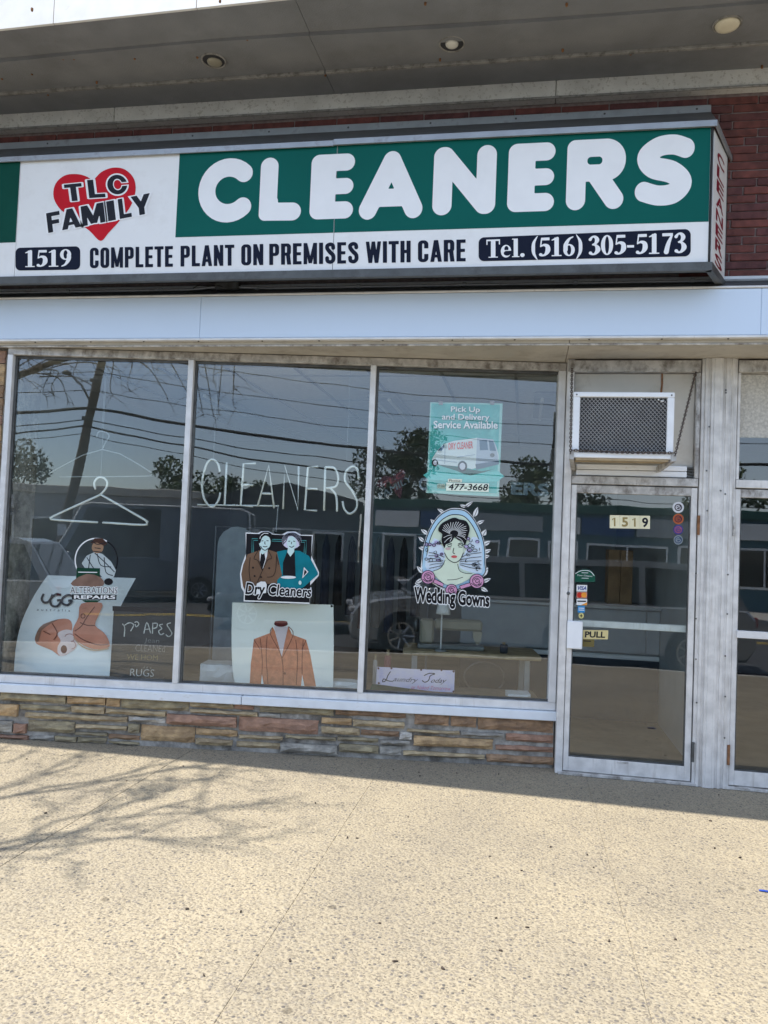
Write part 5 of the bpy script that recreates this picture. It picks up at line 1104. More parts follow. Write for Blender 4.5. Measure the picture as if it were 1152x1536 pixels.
# --- pick-up poster with clips
t = thing('poster', tuple(WIN.P(-.75, 1.95, -.02)), 'teal poster of a white delivery van hung in the right pane', 'poster')
p = Print(WIN, 540, 540, 3.84, -.012, t)
slab_print(p, 'sleeve', [(405, 243), (822, 250), (800, 787), (382, 766)], mat('print_sleeve', srgb(156, 205, 198), .3, var=.03), .003)
p.poly('teal_ground', [(412, 250), (806, 258), (788, 768), (392, 750)], mat('print_tealbg', srgb(68, 176, 170), .4, var=.12, scale=6, stain=srgb(120, 208, 200), stain_scale=5))
p.poly('road', [(400, 640), (560, 660), (796, 640), (790, 700), (396, 690)], PT('aqua', (108, 204, 200)), 2); p.poly('shadow', [(440, 600), (560, 640), (640, 665), (780, 625), (700, 640), (560, 615)], PT('vshadow', (40, 92, 84)), 2)
p.poly('van_body', [(413, 572), (442, 525), (482, 484), (540, 466), (674, 448), (768, 458), (786, 500), (798, 545), (800, 590), (645, 628), (560, 612), (430, 600)], M['white_print'])
p.poly('van_rear', [(674, 448), (768, 458), (786, 500), (798, 590), (700, 625), (668, 600)], PT('van_rear', (186, 192, 206)))
for b in ([(688, 462), (732, 462), (738, 518), (690, 520)], [(742, 464), (768, 468), (784, 524), (748, 522)], [(446, 522), (484, 486), (486, 500), (470, 524)]): p.poly('van_window', b, PT('van_glass', (86, 112, 136)))
p.poly('van_bumper', [(665, 600), (800, 580), (800, 600), (670, 632)], PT('bumper', (92, 110, 130))); p.ell('plate', 762, 548, 14, 12, PT('plate', (110, 110, 110)), 8)
p.lines('van_lines', [[(490, 500), (488, 600)], [(560, 560), (664, 545)], [(430, 575), (560, 590)]], 3, PT('vline', (160, 172, 186)), 0)
for x, y, r in ((432, 592, 18), (590, 612, 27)): p.ell('tyre', x, y, r, r*1.15, M['black']); p.ell('hub', x, y, r*.62, r*.75, PT('hub', (196, 196, 206)))
p.text('van_lettering', 'DRY CLEANER', ((510, 480), (650, 468), (650, 508), (510, 516)), PT('vred', (214, 92, 86)), .02)
for off, m, sh_ in ((.02, PT('tshadow', (36, 104, 100)), 3), (.02, M['white_print'], 0)):
    for tx, q in (('Pick Up', (525, 268, 690, 306)), ('and Delivery', (473, 311, 744, 352)), ('Service Available', (425, 351, 792, 392))): p.text('lettering', tx, ((q[0]+sh_, q[1]+sh_), (q[2]+sh_, q[1]+3+sh_), (q[2]+sh_, q[3]+3+sh_), (q[0]+sh_, q[3]+sh_)), m, off)
crm = PT('label_cream', (226, 232, 214))
p.poly('label', [(497, 706), (743, 712), (741, 760), (495, 752)], crm); p.poly('label', [(446, 712), (492, 714), (490, 740), (445, 738)], crm); p.poly('label', [(507, 684), (588, 686), (587, 704), (506, 702)], crm)
p.text('phone_number', '477-3668', ((512, 712), (738, 716), (736, 752), (510, 748)), M['ink'], .015, .15); p.text('lettering', 'Phone:', ((514, 688), (582, 690), (582, 702), (514, 700)), M['ink']); p.text('lettering', '(516)', ((450, 718), (488, 719), (487, 736), (449, 735)), PT('faded', (120, 140, 130)))
for x in (465, 762): p.poly('clip', [(x-12, 236), (x+12, 237), (x+12, 258), (x-12, 257)], M['steel'])
# --- laundry plaque
t = thing('plaque', tuple(WIN.P(-1.15, .50, -.08)), 'small purple and white plaque lettered laundry today', 'plaque')
p = Print(WIN, 540, 740, 3.6, -.116, t)
slab_print(p, 'board', [(92, 937), (300, 950), (512, 957), (508, 1076), (400, 1070), (250, 1052), (85, 1030)], mat('plaque_lilac', srgb(214, 206, 226), .5, var=.06, scale=12, stain=srgb(170, 168, 222), stain_scale=6, stain_lo=.45, stain_hi=.7), .012)
p.lines('lettering', [[(165, 962), (150, 985), (140, 1010), (122, 1018), (128, 1002), (150, 1012), (178, 1016)], [(345, 985), (375, 972), (405, 975), (380, 985), (370, 1010), (350, 1020), (335, 1010)]], 5, M['ink'])
p.text('lettering', 'aundry', ((180, 990), (315, 996), (312, 1030), (176, 1022)), M['ink'], 0, .45); p.text('lettering', 'oday', ((386, 998), (470, 998), (464, 1034), (380, 1030)), M['ink'], 0, .45)
p.text('lettering', 'or Naked Tomorrow', ((278, 1036), (492, 1044), (490, 1066), (276, 1056)), PT('pink_ink', (220, 130, 170)), 0, .35)
for a in ((100, 945), (170, 945), (330, 953), (440, 955), (505, 962), (102, 1025), (505, 1070)): p.ell('corner_flower', *a, 6, 6, PT('cf', (90, 60, 70)), 7)
# --- dim lettering just inside the right pane
fd = lambda n, c: mat('dim_'+n, srgb(*c), .6, var=.3, scale=20)
t = thing('window_lettering', tuple(WIN.P(-.7, 1.55, -.01)), 'faint heart and cleaners lettering low behind the van poster', 'window lettering')
p = Print(WIN, 540, 540, 3.84, -.008, t)
p.poly('heart', [(232, 800), (190, 745), (170, 700), (120, 735), (95, 712), (135, 668), (190, 672), (235, 628), (262, 650), (245, 720)], fd('red', (70, 30, 40)), 2)
p.text('lettering', 'TLC', ((118, 712), (250, 638), (256, 668), (126, 742)), fd('rose', (120, 60, 64)), .02); p.text('lettering', 'FAMILY', ((104, 770), (290, 660), (300, 694), (116, 806)), fd('grey', (96, 104, 110)), .02)
p.text('lettering', 'ERS', ((876, 705), (1085, 716), (1082, 785), (874, 772)), fd('grey2', (92, 108, 118)), .04)
p.text('lettering', 'C', ((342, 680), (384, 682), (384, 748), (342, 746)), fd('grey2', (92, 108, 118)), .04)

# --- neon tubes (unlit)
neon = mat('neon_tube', (.84, .86, .84), .25, var=.05)
def neonobj(t, ox, oy, strokes, d, r=.009, sm=5, m=None):
    for st in strokes:
        q = spline(st, sm) if (len(st) > 2 and sm) else [np.array(a, float) for a in st]
        obj('tube', MB().tube([WIN.P(*uv(WIN, ox+a[0]/3.84, oy+a[1]/3.84, d), d) for a in q], r, 8), m or neon, t, True)
t = thing('neon_sign', tuple(WIN.P(-2.1, 1.9, -.1)), 'unlit white neon tube sign spelling cleaners in the middle pane', 'neon sign')
S_ = [[(268, 720), (256, 672), (225, 650), (195, 670), (172, 740), (165, 800), (176, 870), (205, 915), (235, 918), (262, 880), (270, 840)]]
neonobj(t, 260, 520, S_, -.1)
neonobj(t, 260, 520, [[(985, 935), (975, 890)]+[], ], -.1) if False else None
neonobj(t, 260, 520, [[(1068, 765), (1060, 705), (1030, 690), (995, 720), (990, 775), (1030, 830), (1058, 890), (1050, 940), (1015, 962), (985, 935), (975, 890)], [(875, 695), (928, 700), (950, 755), (935, 805), (880, 815)], [(905, 815), (938, 860), (943, 950)]], -.1)
neonobj(t, 260, 520, [[(308, 668), (295, 915), (355, 912)], [(475, 672), (405, 675), (388, 915), (460, 920)], [(395, 795), (460, 798)], [(485, 920), (550, 685), (580, 930)], [(510, 845), (565, 848)], [(632, 935), (642, 688), (718, 940), (722, 690)], [(835, 690), (775, 695), (757, 940), (828, 945)], [(765, 818), (830, 820)], [(868, 945), (875, 695)]], -.1, sm=0)
obj('van_glint', MB().tube([WIN.P(*uv(WIN, 296, 757, -.115), -.115), WIN.P(*uv(WIN, 418, 759, -.115), -.115)], .006, 8), neon, t)  # pale tube standing in for the roof glint of the mirrored van
obj('wire_or_glint', MB().tube([WIN.P(*uv(WIN, 417, 759, -.115), -.115), WIN.P(*uv(WIN, 414, 798, -.115), -.115)], .004, 6), M['steel'], t)  # thin tube standing in for the glint down the van's rear
for x in (320, 520): obj('wire_or_glint', MB().tube([WIN.P(*uv(WIN, x, 690, -.105), -.105), WIN.P(uv(WIN, x, 690, -.105)[0], 3.02, -.105)], .0016, 5), M['steel'], t)
t = thing('neon_sign', tuple(WIN.P(-3.6, 1.8, -.1)), 'unlit white neon tube shaped like a coat hanger in the left pane', 'neon sign')
neonobj(t, 0, 520, [[(550, 822), (543, 785), (565, 755), (600, 757), (618, 785), (608, 820), (580, 850)], [(580, 852), (310, 975), (297, 988), (312, 997), (565, 1012)], [(592, 1013), (828, 1027), (845, 1012), (830, 995), (582, 853)]], -.1, sm=3)
obj('wire_or_glint', MB().tube([WIN.P(*uv(WIN, 151, 717, -.1), -.1), WIN.P(uv(WIN, 151, 717, -.1)[0], 3.02, -.1)], .0016, 5), M['steel'], t)
t = thing('neon_sign', tuple(WIN.P(-3.6, 2.1, -.1)), 'fainter unlit coat hanger neon above the other hanger', 'neon sign')
neonobj(t, 0, 520, [[(275, 735), (590, 592), (862, 718), (870, 735), (840, 746), (345, 750)], [(558, 520), (565, 495), (590, 487), (620, 500), (628, 520), (612, 545), (590, 592)]], -.14, r=.005, sm=3, m=mat('neon_dim', (.30, .33, .34), .4))  # second hanger, thinner and darker in tone than the lower one
obj('wire_or_glint', MB().tube([WIN.P(*uv(WIN, 153, 648, -.14), -.14), WIN.P(uv(WIN, 153, 648, -.14)[0], 3.02, -.14)], .0016, 5), M['steel'], t)

# --- plates and stickers on the door
PZ = lambda x, y: (820+x/3.47, 700+y/3.47)
t = thing('number_plate', (.75, 0, 1.75), 'cream number plate reading 1519 high on the door glass', 'number plate')
p = Print(DOOR, 820, 700, 3.47, .004, t); ivory = PT('ivory', (226, 220, 186))
for i, c in enumerate('1519'):
    x0 = 329+i*52.5; p.k = 0; slab_print(Print(DOOR, 820, 700, 3.47, .0035, t), 'tile', [(x0, 252+i), (x0+51.5, 253+i), (x0+51, 321+i), (x0-1, 320+i)], ivory, .001)
    if c == '1': p.lines('figure', [[(x0+13, 276+i), (x0+25, 266+i), (x0+25, 310+i)]], 8, PT('gold', (150, 132, 84)), 0)
    else: p.text('figure', c, ((x0+(16 if c == '1' else 12), 264+i), (x0+(31 if c == '1' else 40), 264+i), (x0+(31 if c == '1' else 40), 310+i), (x0+(16 if c == '1' else 12), 310+i)), PT('gold', (150, 132, 84)) if i < 3 else M['ink'], .03)
t = thing('pull_sign', (.5, 0, 1.0), 'gold pull sign beside the white handle plate', 'sign')
slab_print(Print(DOOR, 820, 700, 3.47, .0035, t), 'plate', [(190, 850), (321, 852), (319, 899), (188, 897)], PT('gold_plate', (206, 192, 140)), .001)
p = Print(DOOR, 820, 700, 3.47, .004, t); p.text('lettering', 'PULL', ((202, 858), (304, 860), (302, 890), (200, 888)), M['ink'], .03)
t = thing('sticker', (.5, 0, .95), 'small faded sticker just under the pull sign', 'sticker'); p = Print(DOOR, 820, 940, 3.47, .003, t); p.poly('paper', [(188, 64), (248, 66), (247, 106), (186, 104)], PT('oldgold', (110, 100, 62))); p.lines('print', [[(192, 74), (230, 76)]], 5, M['ink'], 0)
t = thing('sticker', (.45, 0, 1.3), 'dark green round-topped sticker low on the door glass', 'sticker'); p = Print(DOOR, 820, 700, 3.47, .003, t)
p.poly('paper', [(140, 600), (142, 562), (165, 540), (200, 533), (232, 540), (252, 565), (252, 600)], PT('sgreen', (28, 82, 66))); p.lines('arc_line', [[(148, 558), (172, 544), (200, 540), (228, 546), (248, 568)]], 3, M['white_print']); p.text('lettering', 'Your Cleaner', ((158, 560), (240, 566), (240, 574), (158, 568)), M['white_print']); p.lines('print', [[(182, 552), (216, 553)], [(182, 580), (218, 581)]], 2.5, M['white_print'], 0)
cards = [('white card sticker with blue visa lettering', 615, 650), ('card sticker with red and orange circles', 652, 684), ('white card sticker with an orange corner', 687, 721), ('blue square card sticker', 724, 760)]
for i, (lab, y0, y1) in enumerate(cards):
    t = thing('card_sticker', (.45, 0, 1.2), lab+' on the door glass', 'sticker', 'payment card stickers on the door'); p = Print(DOOR, 820, 700, 3.47, .003, t); a, b = (156, 211) if i < 3 else (162, 199)
    p.poly('paper', [(a, y0), (b, y0+1), (b-1, y1), (a-1, y1-1)], [M['white_print'], PT('mcbg', (190, 130, 120)), M['white_print'], PT('amex', (58, 138, 196))][i])
    if i == 0: p.text('lettering', 'VISA', ((163, 622), (207, 623), (206, 642), (162, 641)), PT('visa', (26, 52, 128)), .03, .2)
    if i == 1: p.ell('disc', 172, 668, 14, 14, PT('mcred', (190, 52, 40))); p.ell('disc', 194, 668, 14, 14, PT('mcor', (226, 150, 60)))
    if i == 2: p.lines('print', [[(160, 700), (205, 701)]], 7, M['ink'], 0); p.poly('corner', [(180, 720), (210, 706), (210, 721)], PT('mcor', (226, 150, 60)))
    if i == 3: p.lines('print', [[(166, 736), (196, 737)], [(166, 746), (196, 747)]], 4, M['white_print'], 0)
t = thing('sticker', (.45, 0, 1.1), 'tiny round yellow sticker under the card stickers', 'sticker'); p = Print(DOOR, 820, 700, 3.47, .003, t); p.ell('paper', 180, 776, 14, 15, PT('yel', (206, 196, 130))); p.lines('print', [[(172, 776), (188, 777)], [(180, 768), (180, 785)]], 4, M['ink'], 0)
for i, (y, c1, c2, lab) in enumerate(((212, (205, 208, 212), (70, 62, 70), 'top round white sticker'), (272, (176, 96, 60), (70, 40, 60), 'round orange sticker'), (328, (58, 62, 132), (150, 90, 110), 'round blue sticker'), (381, (138, 146, 150), (60, 78, 104), 'lowest round grey sticker'))):
    t = thing('round_sticker', (1.1, 0, 1.8), lab+' in the column at the upper corner of the door', 'sticker', 'round stickers on the door'); p = Print(DOOR, 820, 700, 3.47, .003, t)
    p.ell('rim', 685, y, 30-2*i, 29-1.5*i, PT('rs%d' % i, c1)); p.ell('disc', 685, y, 20, 19, PT('rd%d' % i, c2)); p.lines('emblem', [arc(685, y, 12, 11, 0, 300, 10), [(675, y+3), (690, y-4), (698, y+4)]], 4, PT('rs%d' % i, c1))

# ================================================================== ACROSS THE STREET (seen in the glass)
RZ = -.30    # road level
carpaint = lambda n, c: mat('paint_'+n, c, .25, .3, var=.04, coat=.8)
M['car_glass'] = mat('car_glass', (.012, .016, .02), .05, var=.05, coat=.5)
M['tyre'] = mat('tyre', (.018, .018, .018), .8); M['rim'] = mat('rim', (.5, .51, .52), .3, .8)
def car(name, label, x0, y0, length, width, rear_low, prof, belt, roof, paint, face=-1, wheels=(.18, .80), wr=.34, lights=True):
    """prof: lower-body outline (fraction of length from the nose, z); belt: z of the waist; roof: (f0, f1, f2, f3, z) glasshouse feet and roof ends.
    The side nearest the shop lies at y0; face -1: nose towards -x."""
    t = thing(name, (x0+length/2, y0-width/2, RZ), label, 'van' if 'van' in name else 'car')
    fx = (lambda f: x0+f*length) if face < 0 else (lambda f: x0+(1-f)*length)
    yc = y0-width/2
    bodyz = lambda z: RZ+z
    m_ = MB(); n = len(prof); rings = []
    for yy, sc, dz in ((-1, .985, .05), (-.93, 1, 0), (.93, 1, 0), (1, .985, .05)):
        rings.append([Vector((fx(.5+(f-.5)*sc), yc+yy*width/2, bodyz(z+(dz if z < .4 else -dz*.6)))) for f, z in prof])
    for r in rings: m_.v += r
    for k_ in range(3):
        for i in range(n): m_.f.append((k_*n+i, k_*n+(i+1) % n, (k_+1)*n+(i+1) % n, (k_+1)*n+i))
    m_.f += [tuple(range(n)), tuple(range(3*n, 4*n))[::-1]]
    obj('body', m_, paint, t)
    f0, f1, f2, f3, zr = roof; wB, wT = width/2*.95, width/2*.78
    gh = MB(); ring0 = [(f0, belt), (f1, zr-.05), (f1+.05, zr), (f2-.05, zr), (f2, zr-.05), (f3, belt)]
    for sgn, w_ in ((-1, 1), (1, 1)):
        gh.v += [Vector((fx(f), yc+sgn*(wB+(wT-wB)*(z-belt)/(zr-belt)), bodyz(z))) for f, z in ring0]
    gh.f += [(0, 1, 2, 3, 4, 5), (11, 10, 9, 8, 7, 6)]+[(i, i+1, 7+i, 6+i) for i in range(5)]+[(5, 0, 6, 11)]
    obj('roof', gh, paint, t)
    def sidewin(fa, fb, ga, gb, name='side_window'):
        for sgn in (-1, 1):
            zlo, zhi = belt+.03, zr-.10; yy = lambda z: yc+sgn*((wB+(wT-wB)*(z-belt)/(zr-belt))+.006)
            q = [(fa, zlo), (fb, zlo), (gb, zhi), (ga, zhi)]; w = MB(); a = [Vector((fx(f), yy(z), bodyz(z))) for f, z in q]; b = [v-Vector((0, sgn*.02, 0)) for v in a]
            w.add(a+b, [(0, 1, 2, 3), (7, 6, 5, 4), (0, 4, 5, 1), (1, 5, 6, 2), (2, 6, 7, 3), (3, 7, 4, 0)]); obj(name, w, M['car_glass'], t)
    mid = (f1+f2)/2
    sidewin(f0+.035, mid-.01, f1+.02, mid-.01)
    if 'van' not in name: sidewin(mid+.01, f3-.04, mid+.01, f2-.02)
    for fa, fb, nm in ((f0, f1, 'windscreen'), (f3, f2, 'rear_window')):
        w = MB(); dx = .012*(-1 if fa < .5 else 1); a = []
        for z, k_ in ((belt+.04, .86), (zr-.09, .86)):
            f = fa+(fb-fa)*(z-belt)/(zr-.05-belt); hw = (wB+(wT-wB)*(z-belt)/(zr-belt))*k_
            a += [Vector((fx(f+dx/length*1.0), yc-hw, bodyz(z))), Vector((fx(f+dx/length), yc+hw, bodyz(z)))]
        a = [a[0], a[1], a[3], a[2]]; b = [v+Vector((.02 if fx(.6) > fx(.5) and fa < .5 or (fx(.6) < fx(.5) and fa > .5) else -.02, 0, 0)) for v in a]
        w.add(a+b, [(0, 1, 2, 3), (7, 6, 5, 4), (0, 4, 5, 1), (1, 5, 6, 2), (2, 6, 7, 3), (3, 7, 4, 0)]); obj(nm, w, M['car_glass'], t)
    for f in wheels:
        for sgn in (-1, 1):
            yo = yc+sgn*(width/2-.10); c = (fx(f), yo, RZ+wr)
            w = obj('wheel', MB().lathe(c, [(wr*.6, -.11), (wr*.96, -.105), (wr, -.07), (wr, .07), (wr*.96, .105), (wr*.6, .11)], 26, 'y'), M['tyre'], t, True)
            rm = MB(); rm.lathe((c[0], c[1]+sgn*.100, c[2]), [(wr*.63, 0), (wr*.63, sgn*.014), (wr*.56, sgn*.014), (wr*.54, 0)], 22, 'y')
            for a in range(7):
                an = 2*pi*a/7; rm.tube([(c[0]+.04*cos(an), c[1]+sgn*.108, c[2]+.04*sin(an)), (c[0]+wr*.58*cos(an), c[1]+sgn*.108, c[2]+wr*.58*sin(an))], .02, 5)
            obj('rim', rm, M['rim'], w)
            obj('wheel_arch', MB().lathe((c[0], yc+sgn*(width/2-.012), c[2]), [(wr*1.13, 0), (wr*1.13, sgn*.016)], 26, 'y'), M['rubber'], t)
    nz = [z for f, z in prof if f < .06]; hz_ = max(nz)-.10
    for sgn in (-1, 1):
        hx0, hx1 = sorted((fx(-.002), fx(.035))); hy = -(yc+sgn*width*.40)
        obj('headlight', MB().box(X, hx0, hx1, bodyz(hz_-.06), bodyz(hz_+.05), hy-.14, hy+.14, .03), mat('headlamp', (.5, .52, .54), .1), t)
        obj('tail_light', MB().box(X, min(fx(.985), fx(1.002)), max(fx(.985), fx(1.002)), bodyz(belt-.25), bodyz(belt-.08), -(yc+sgn*width*.43)-.06, -(yc+sgn*width*.43)+.06, .01), mat('taillamp', (.35, .02, .02), .2), t)
        obj('mirror', MB().lathe((fx(f0+.07), yc+sgn*(width/2+.06), bodyz(belt+.06)), [(.03, -.08), (.09, -.05), (.09, .05), (.03, .08)], 10, 'y'), paint, t, True)
        for f in (mid-.03, mid+.17)[:1 if 'van' in name else 2]: obj('door_handle', MB().box(X, fx(f)-.09, fx(f)+.09, bodyz(belt-.13), bodyz(belt-.10), -(yc+sgn*(width/2+.005))-.012, -(yc+sgn*(width/2+.005))+.012, .004), paint, t)
    return t
suvp = [(0, .42), (.005, .72), (.03, .88), (.10, .98), (.24, 1.06), (.30, 1.08), (.97, 1.10), (.995, .95), (1, .5), (.97, .26), (.05, .24), (.01, .30)]
sedp = [(0, .38), (.01, .60), (.04, .70), (.16, .80), (.28, .86), (.32, .88), (.86, .92), (.985, .88), (1, .70), (.995, .42), (.96, .24), (.04, .22)]
vanp = [(0, .40), (.005, .85), (.03, 1.02), (.13, 1.16), (.18, 1.20), (1, 1.22), (1, .45), (.98, .32), (.04, .28)]
car('parked_suv', 'grey SUV parked at the kerb, mirrored in the right pane and the door', -1.05, -7.40, 4.75, 1.9, 0, suvp, 1.07, (.22, .36, .90, .975, 1.79), carpaint('grey', (.33, .35, .37)), -1, (.19, .79), .37)
car('parked_sedan', 'black sedan on the road behind the grey SUV, mirrored', -3.9, -10.6, 4.7, 1.8, 0, sedp, .87, (.26, .42, .76, .92, 1.50), carpaint('black', (.012, .013, .016)), -1)
car('parked_suv', 'silver SUV at the kerb mirrored in the left pane', -10.6, -7.45, 4.7, 1.88, 0, suvp, 1.07, (.22, .36, .88, .975, 1.76), carpaint('silver', (.42, .43, .45)), -1, (.19, .79), .36)
car('parked_van', 'dark grey delivery van at the far kerb, mirrored in the left panes', -9.9, -16.7, 6.3, 2.0, 0, vanp, 1.20, (.13, .24, .97, .995, 2.72), carpaint('dark', (.16, .185, .22)), -1, (.16, .78), .36)
car('parked_sedan', 'white sedan at the far kerb before the teal shops, mirrored', .6, -17.0, 4.6, 1.8, 0, sedp, .87, (.26, .42, .76, .92, 1.48), carpaint('white', (.62, .62, .62)), 1)
vt = [o for o in bpy.data.objects if o.name.startswith('parked_van')][0]; VX = lambda f: -9.9+f*6.3
for sgn in (-1, 1):
    yy = -17.7+sgn*.80
    obj('roof_glint', MB().tube([(VX(.13), -17.7+sgn*.97, RZ+1.22), (VX(.235), yy, RZ+2.66), (VX(.28), yy, RZ+2.73), (VX(.95), yy, RZ+2.73), (VX(.985), yy, RZ+2.62), (VX(.998), -17.7+sgn*.95, RZ+1.3)], .028, 6), M['white_print'], vt)  # white tubes standing in for the bright glint along the van's outline
# the row of low shops opposite
def shop_block(label, x0, x1, h, wall, trim, openings, sign=None, yb=-23.0, roof=None):
    t = thing('shop_building', ((x0+x1)/2, yb-4, -.16), label, 'building', 'shops across the street')
    obj('wall', wbox(MB(), x0, x1, yb-9, yb, -.17, h), wall, t)
    rf = obj('roof', wbox(MB(), x0-.1, x1+.1, yb-9.1, yb+.12, h+.001, h+.28, .02), trim, t)
    for (a, b, z0, z1, kind) in openings:
        w = obj('door' if kind == 'd' else 'window', wbox(MB(), a, b, yb-.03, yb+.05, z0, z1, .01), M['white_print'], t)
        if kind == 'd' or b-a < 1.3: obj('pane', wbox(MB(), a+.09, b-.09, yb+.03, yb+.06, z0+.09, z1-.09), M['car_glass'], w)
        else:
            nn = int((b-a)/1.1)
            for i in range(nn): obj('pane', wbox(MB(), a+.07+(b-a-.07)*i/nn, a+(b-a-.07)*(i+1)/nn, yb+.03, yb+.06, z0+.09, z1-.09), M['car_glass'], w)
    for (a, b, z0, z1, m) in sign or []: obj('sign_board', wbox(MB(), a, b, yb+.001, yb+.12, z0, z1, .01), m, t)
    return t, rf
teal = mat('teal_wall', (.06, .13, .16), .7, var=.1); grey_w = mat('grey_wall', (.34, .35, .36), .8, var=.1); cream_w = mat('cream_wall', (.52, .50, .45), .8, var=.1)
greenb = mat('green_fascia', (.03, .11, .09), .5)
shop_block('teal row of shops with dark green fascia and sign boards, mirrored', .2, 16, 3.0, teal, greenb,
           [(.6, 1.9, -.16, 2.0, 'd'), (2.2, 5.0, .5, 1.95, 'w'), (5.3, 6.5, -.16, 2.0, 'd'), (6.8, 9.5, .5, 1.95, 'w'), (9.9, 11, -.16, 2.0, 'd'), (11.4, 15, .5, 1.95, 'w')],
           [(.3, 1.95, 2.25, 2.85, M['sign_white']), (2.0, 3.8, 2.25, 2.85, mat('blue_board', (.03, .08, .22), .4)), (3.9, 6.6, 2.25, 2.85, M['counter']), (7, 11, 2.25, 2.85, M['sign_white'])])
shop_block('long flat grey shop block with pale parapet, mirrored at left', -26, -6.2, 2.95, grey_w, cream_w,
           [(-24, -20, .4, 2.2, 'w'), (-19, -17.6, -.16, 2.1, 'd'), (-16.5, -12.6, .4, 2.2, 'w'), (-12, -10.8, -.16, 2.1, 'd'), (-10.2, -7, .4, 2.2, 'w')], [(-16.5, -12.6, 2.35, 2.8, M['sign_white'])])
t, rf = shop_block('dark gabled house between the two shop blocks, mirrored', -5.9, -.2, 2.9, mat('slate_wall', (.12, .14, .16), .8), M['flash_dark'], [(-5.2, -4, .6, 2, 'w'), (-3.5, -2.4, -.16, 2.05, 'd'), (-2, -.8, .6, 2, 'w')], yb=-24.5)
g_ = MB(); g_.add([(-6.0, -33, 3.19), (-.1, -33, 3.19), (-3.0, -33, 3.8), (-6.0, -24.4, 3.19), (-.1, -24.4, 3.19), (-3.0, -24.4, 3.8)], [(0, 2, 1), (3, 4, 5), (0, 3, 5, 2), (1, 2, 5, 4), (0, 1, 4, 3)]); obj('gable', g_, M['flash_dark'], rf)
shop_block('tall cream building far to the right across the street', 17, 34, 6.5, cream_w, M['counter'], [(18, 22, .4, 2.4, 'w'), (23, 24.2, -.16, 2.2, 'd'), (25, 32, .4, 2.4, 'w'), (18, 20, 3.8, 5.4, 'w'), (22, 24, 3.8, 5.4, 'w'), (27, 29, 3.8, 5.4, 'w')])
# utility poles and cables
bark = mat('pole_wood', (.13, .105, .085), .9, var=.3, scale=6)
def pole(x, lab, lean, lamp):
    t = thing('utility_pole', (x, -19.7, -.17), lab, 'utility pole', 'utility poles on the far kerb')
    top = Vector((x+lean*10.5, -19.7, 10.2)); bot = Vector((x, -19.7, -.17))
    obj('shaft', MB().tube([bot+(top-bot)*i/6 for i in range(7)], [.17-.07*i/6 for i in range(7)], 12), bark, t, True)
    at_ = lambda z: bot+(top-bot)*((z+.17)/10.37)
    obj('crossarm', MB().box(X, at_(9.3).x-1.1, at_(9.3).x+1.1, 9.25, 9.37, 19.68, 19.8, .01), bark, t)
    for z in (5.2, 6.4): obj('cable_clamp', MB().box(X, at_(z).x-.16, at_(z).x+.16, z-.06, z+.06, 19.48, 19.6, .01), M['dark_metal'], t)
    obj('notice', MB().box(X, at_(1.6).x-.12, at_(1.6).x+.12, 1.45, 1.8, 19.50, 19.53), M['white_print'], t)
    if lamp:
        a = at_(5.7); arm = obj('lamp_arm', MB().tube([a, a+Vector((-.25, .3, .5)), a+Vector((-.5, .7, .75))], .035, 8), M['steel'], t, True)
        obj('lamp_head', MB().lathe(a+Vector((-.6, .75, .72)), [(.05, 0), (.14, .02), (.16, .08), (.06, .16)], 12), M['dark_metal'], arm, True)
    return at_
pa = pole(-10.05, 'leaning wooden utility pole with a street lamp, mirrored in the left pane', .158, True)
pb = pole(24.0, 'upright wooden utility pole far to the right across the street', .0, False)
pc = pole(-46.0, 'upright wooden utility pole far to the left across the street', .0, False)
wires = [(7.4, .012, .5), (6.7, .012, .5), (6.1, .012, .5), (5.55, .05, .55), (5.15, .018, .6), (4.95, .03, .7), (4.7, .012, .75), (8.3, .010, .4), (9.4, .010, .35)]
wn2 = ['topmost but one', 'upper middle', 'middle', 'thick bundled', 'slack lower', 'thick lower', 'lowest', 'second', 'topmost']
for i, (z, r, sag) in enumerate(wires):
    m_ = MB(); yo = -19.5+(.0 if i < 7 else -.2)
    for A, B in ((pc(z), pa(z)), (pa(z), pb(z+.25))):
        m_.tube([Vector((A.x+(B.x-A.x)*k_/28, yo, A.z+(B.z-A.z)*k_/28-sag*2.2*(1-(2*k_/28-1)**2))) for k_ in range(29)], r, 6)
    tag(obj('overhead_cable', m_, M['rubber']), wn2[i]+' overhead cable strung along the poles across the street', 'cable', 'overhead cables across the street')
# ------------------------------------------------------------------ trees
leafm = [mat('leaf_'+n, c, .6, var=.35, scale=2.5) for n, c in (('dark', (.035, .06, .022)), ('mid', (.055, .09, .03)))]
def limb(mb, a, b, r0, r1, n=5, wob=.06):
    pts = []; rs = []
    for i in range(n+1):
        f = i/n; p_ = a+(b-a)*f; w_ = (b-a).length*wob*(0 if i in (0, n) else 1); pts.append(p_+Vector((random.uniform(-w_, w_), random.uniform(-w_, w_), random.uniform(-w_, w_)))); rs.append(r0+(r1-r0)*f)
    mb.tube(pts, rs, 6 if r0 > .02 else 4); return pts
def leaf_quads(mb, c, R, n, size):
    for _ in range(n):
        v = Vector((random.gauss(0, 1), random.gauss(0, 1), random.gauss(0, 1))).normalized()*R*random.random()**.4
        p_ = c+Vector((v.x, v.y, v.z*.8)); a = Vector((random.uniform(-1, 1), random.uniform(-1, 1), random.uniform(-1, 1))).normalized(); b = a.cross(Vector((random.uniform(-1, 1), random.uniform(-1, 1), random.uniform(-1, 1)))).normalized()
        s_ = size*random.uniform(.6, 1.3); mb.face([p_-a*s_, p_-b*s_*.5, p_+a*s_, p_+b*s_*.5])
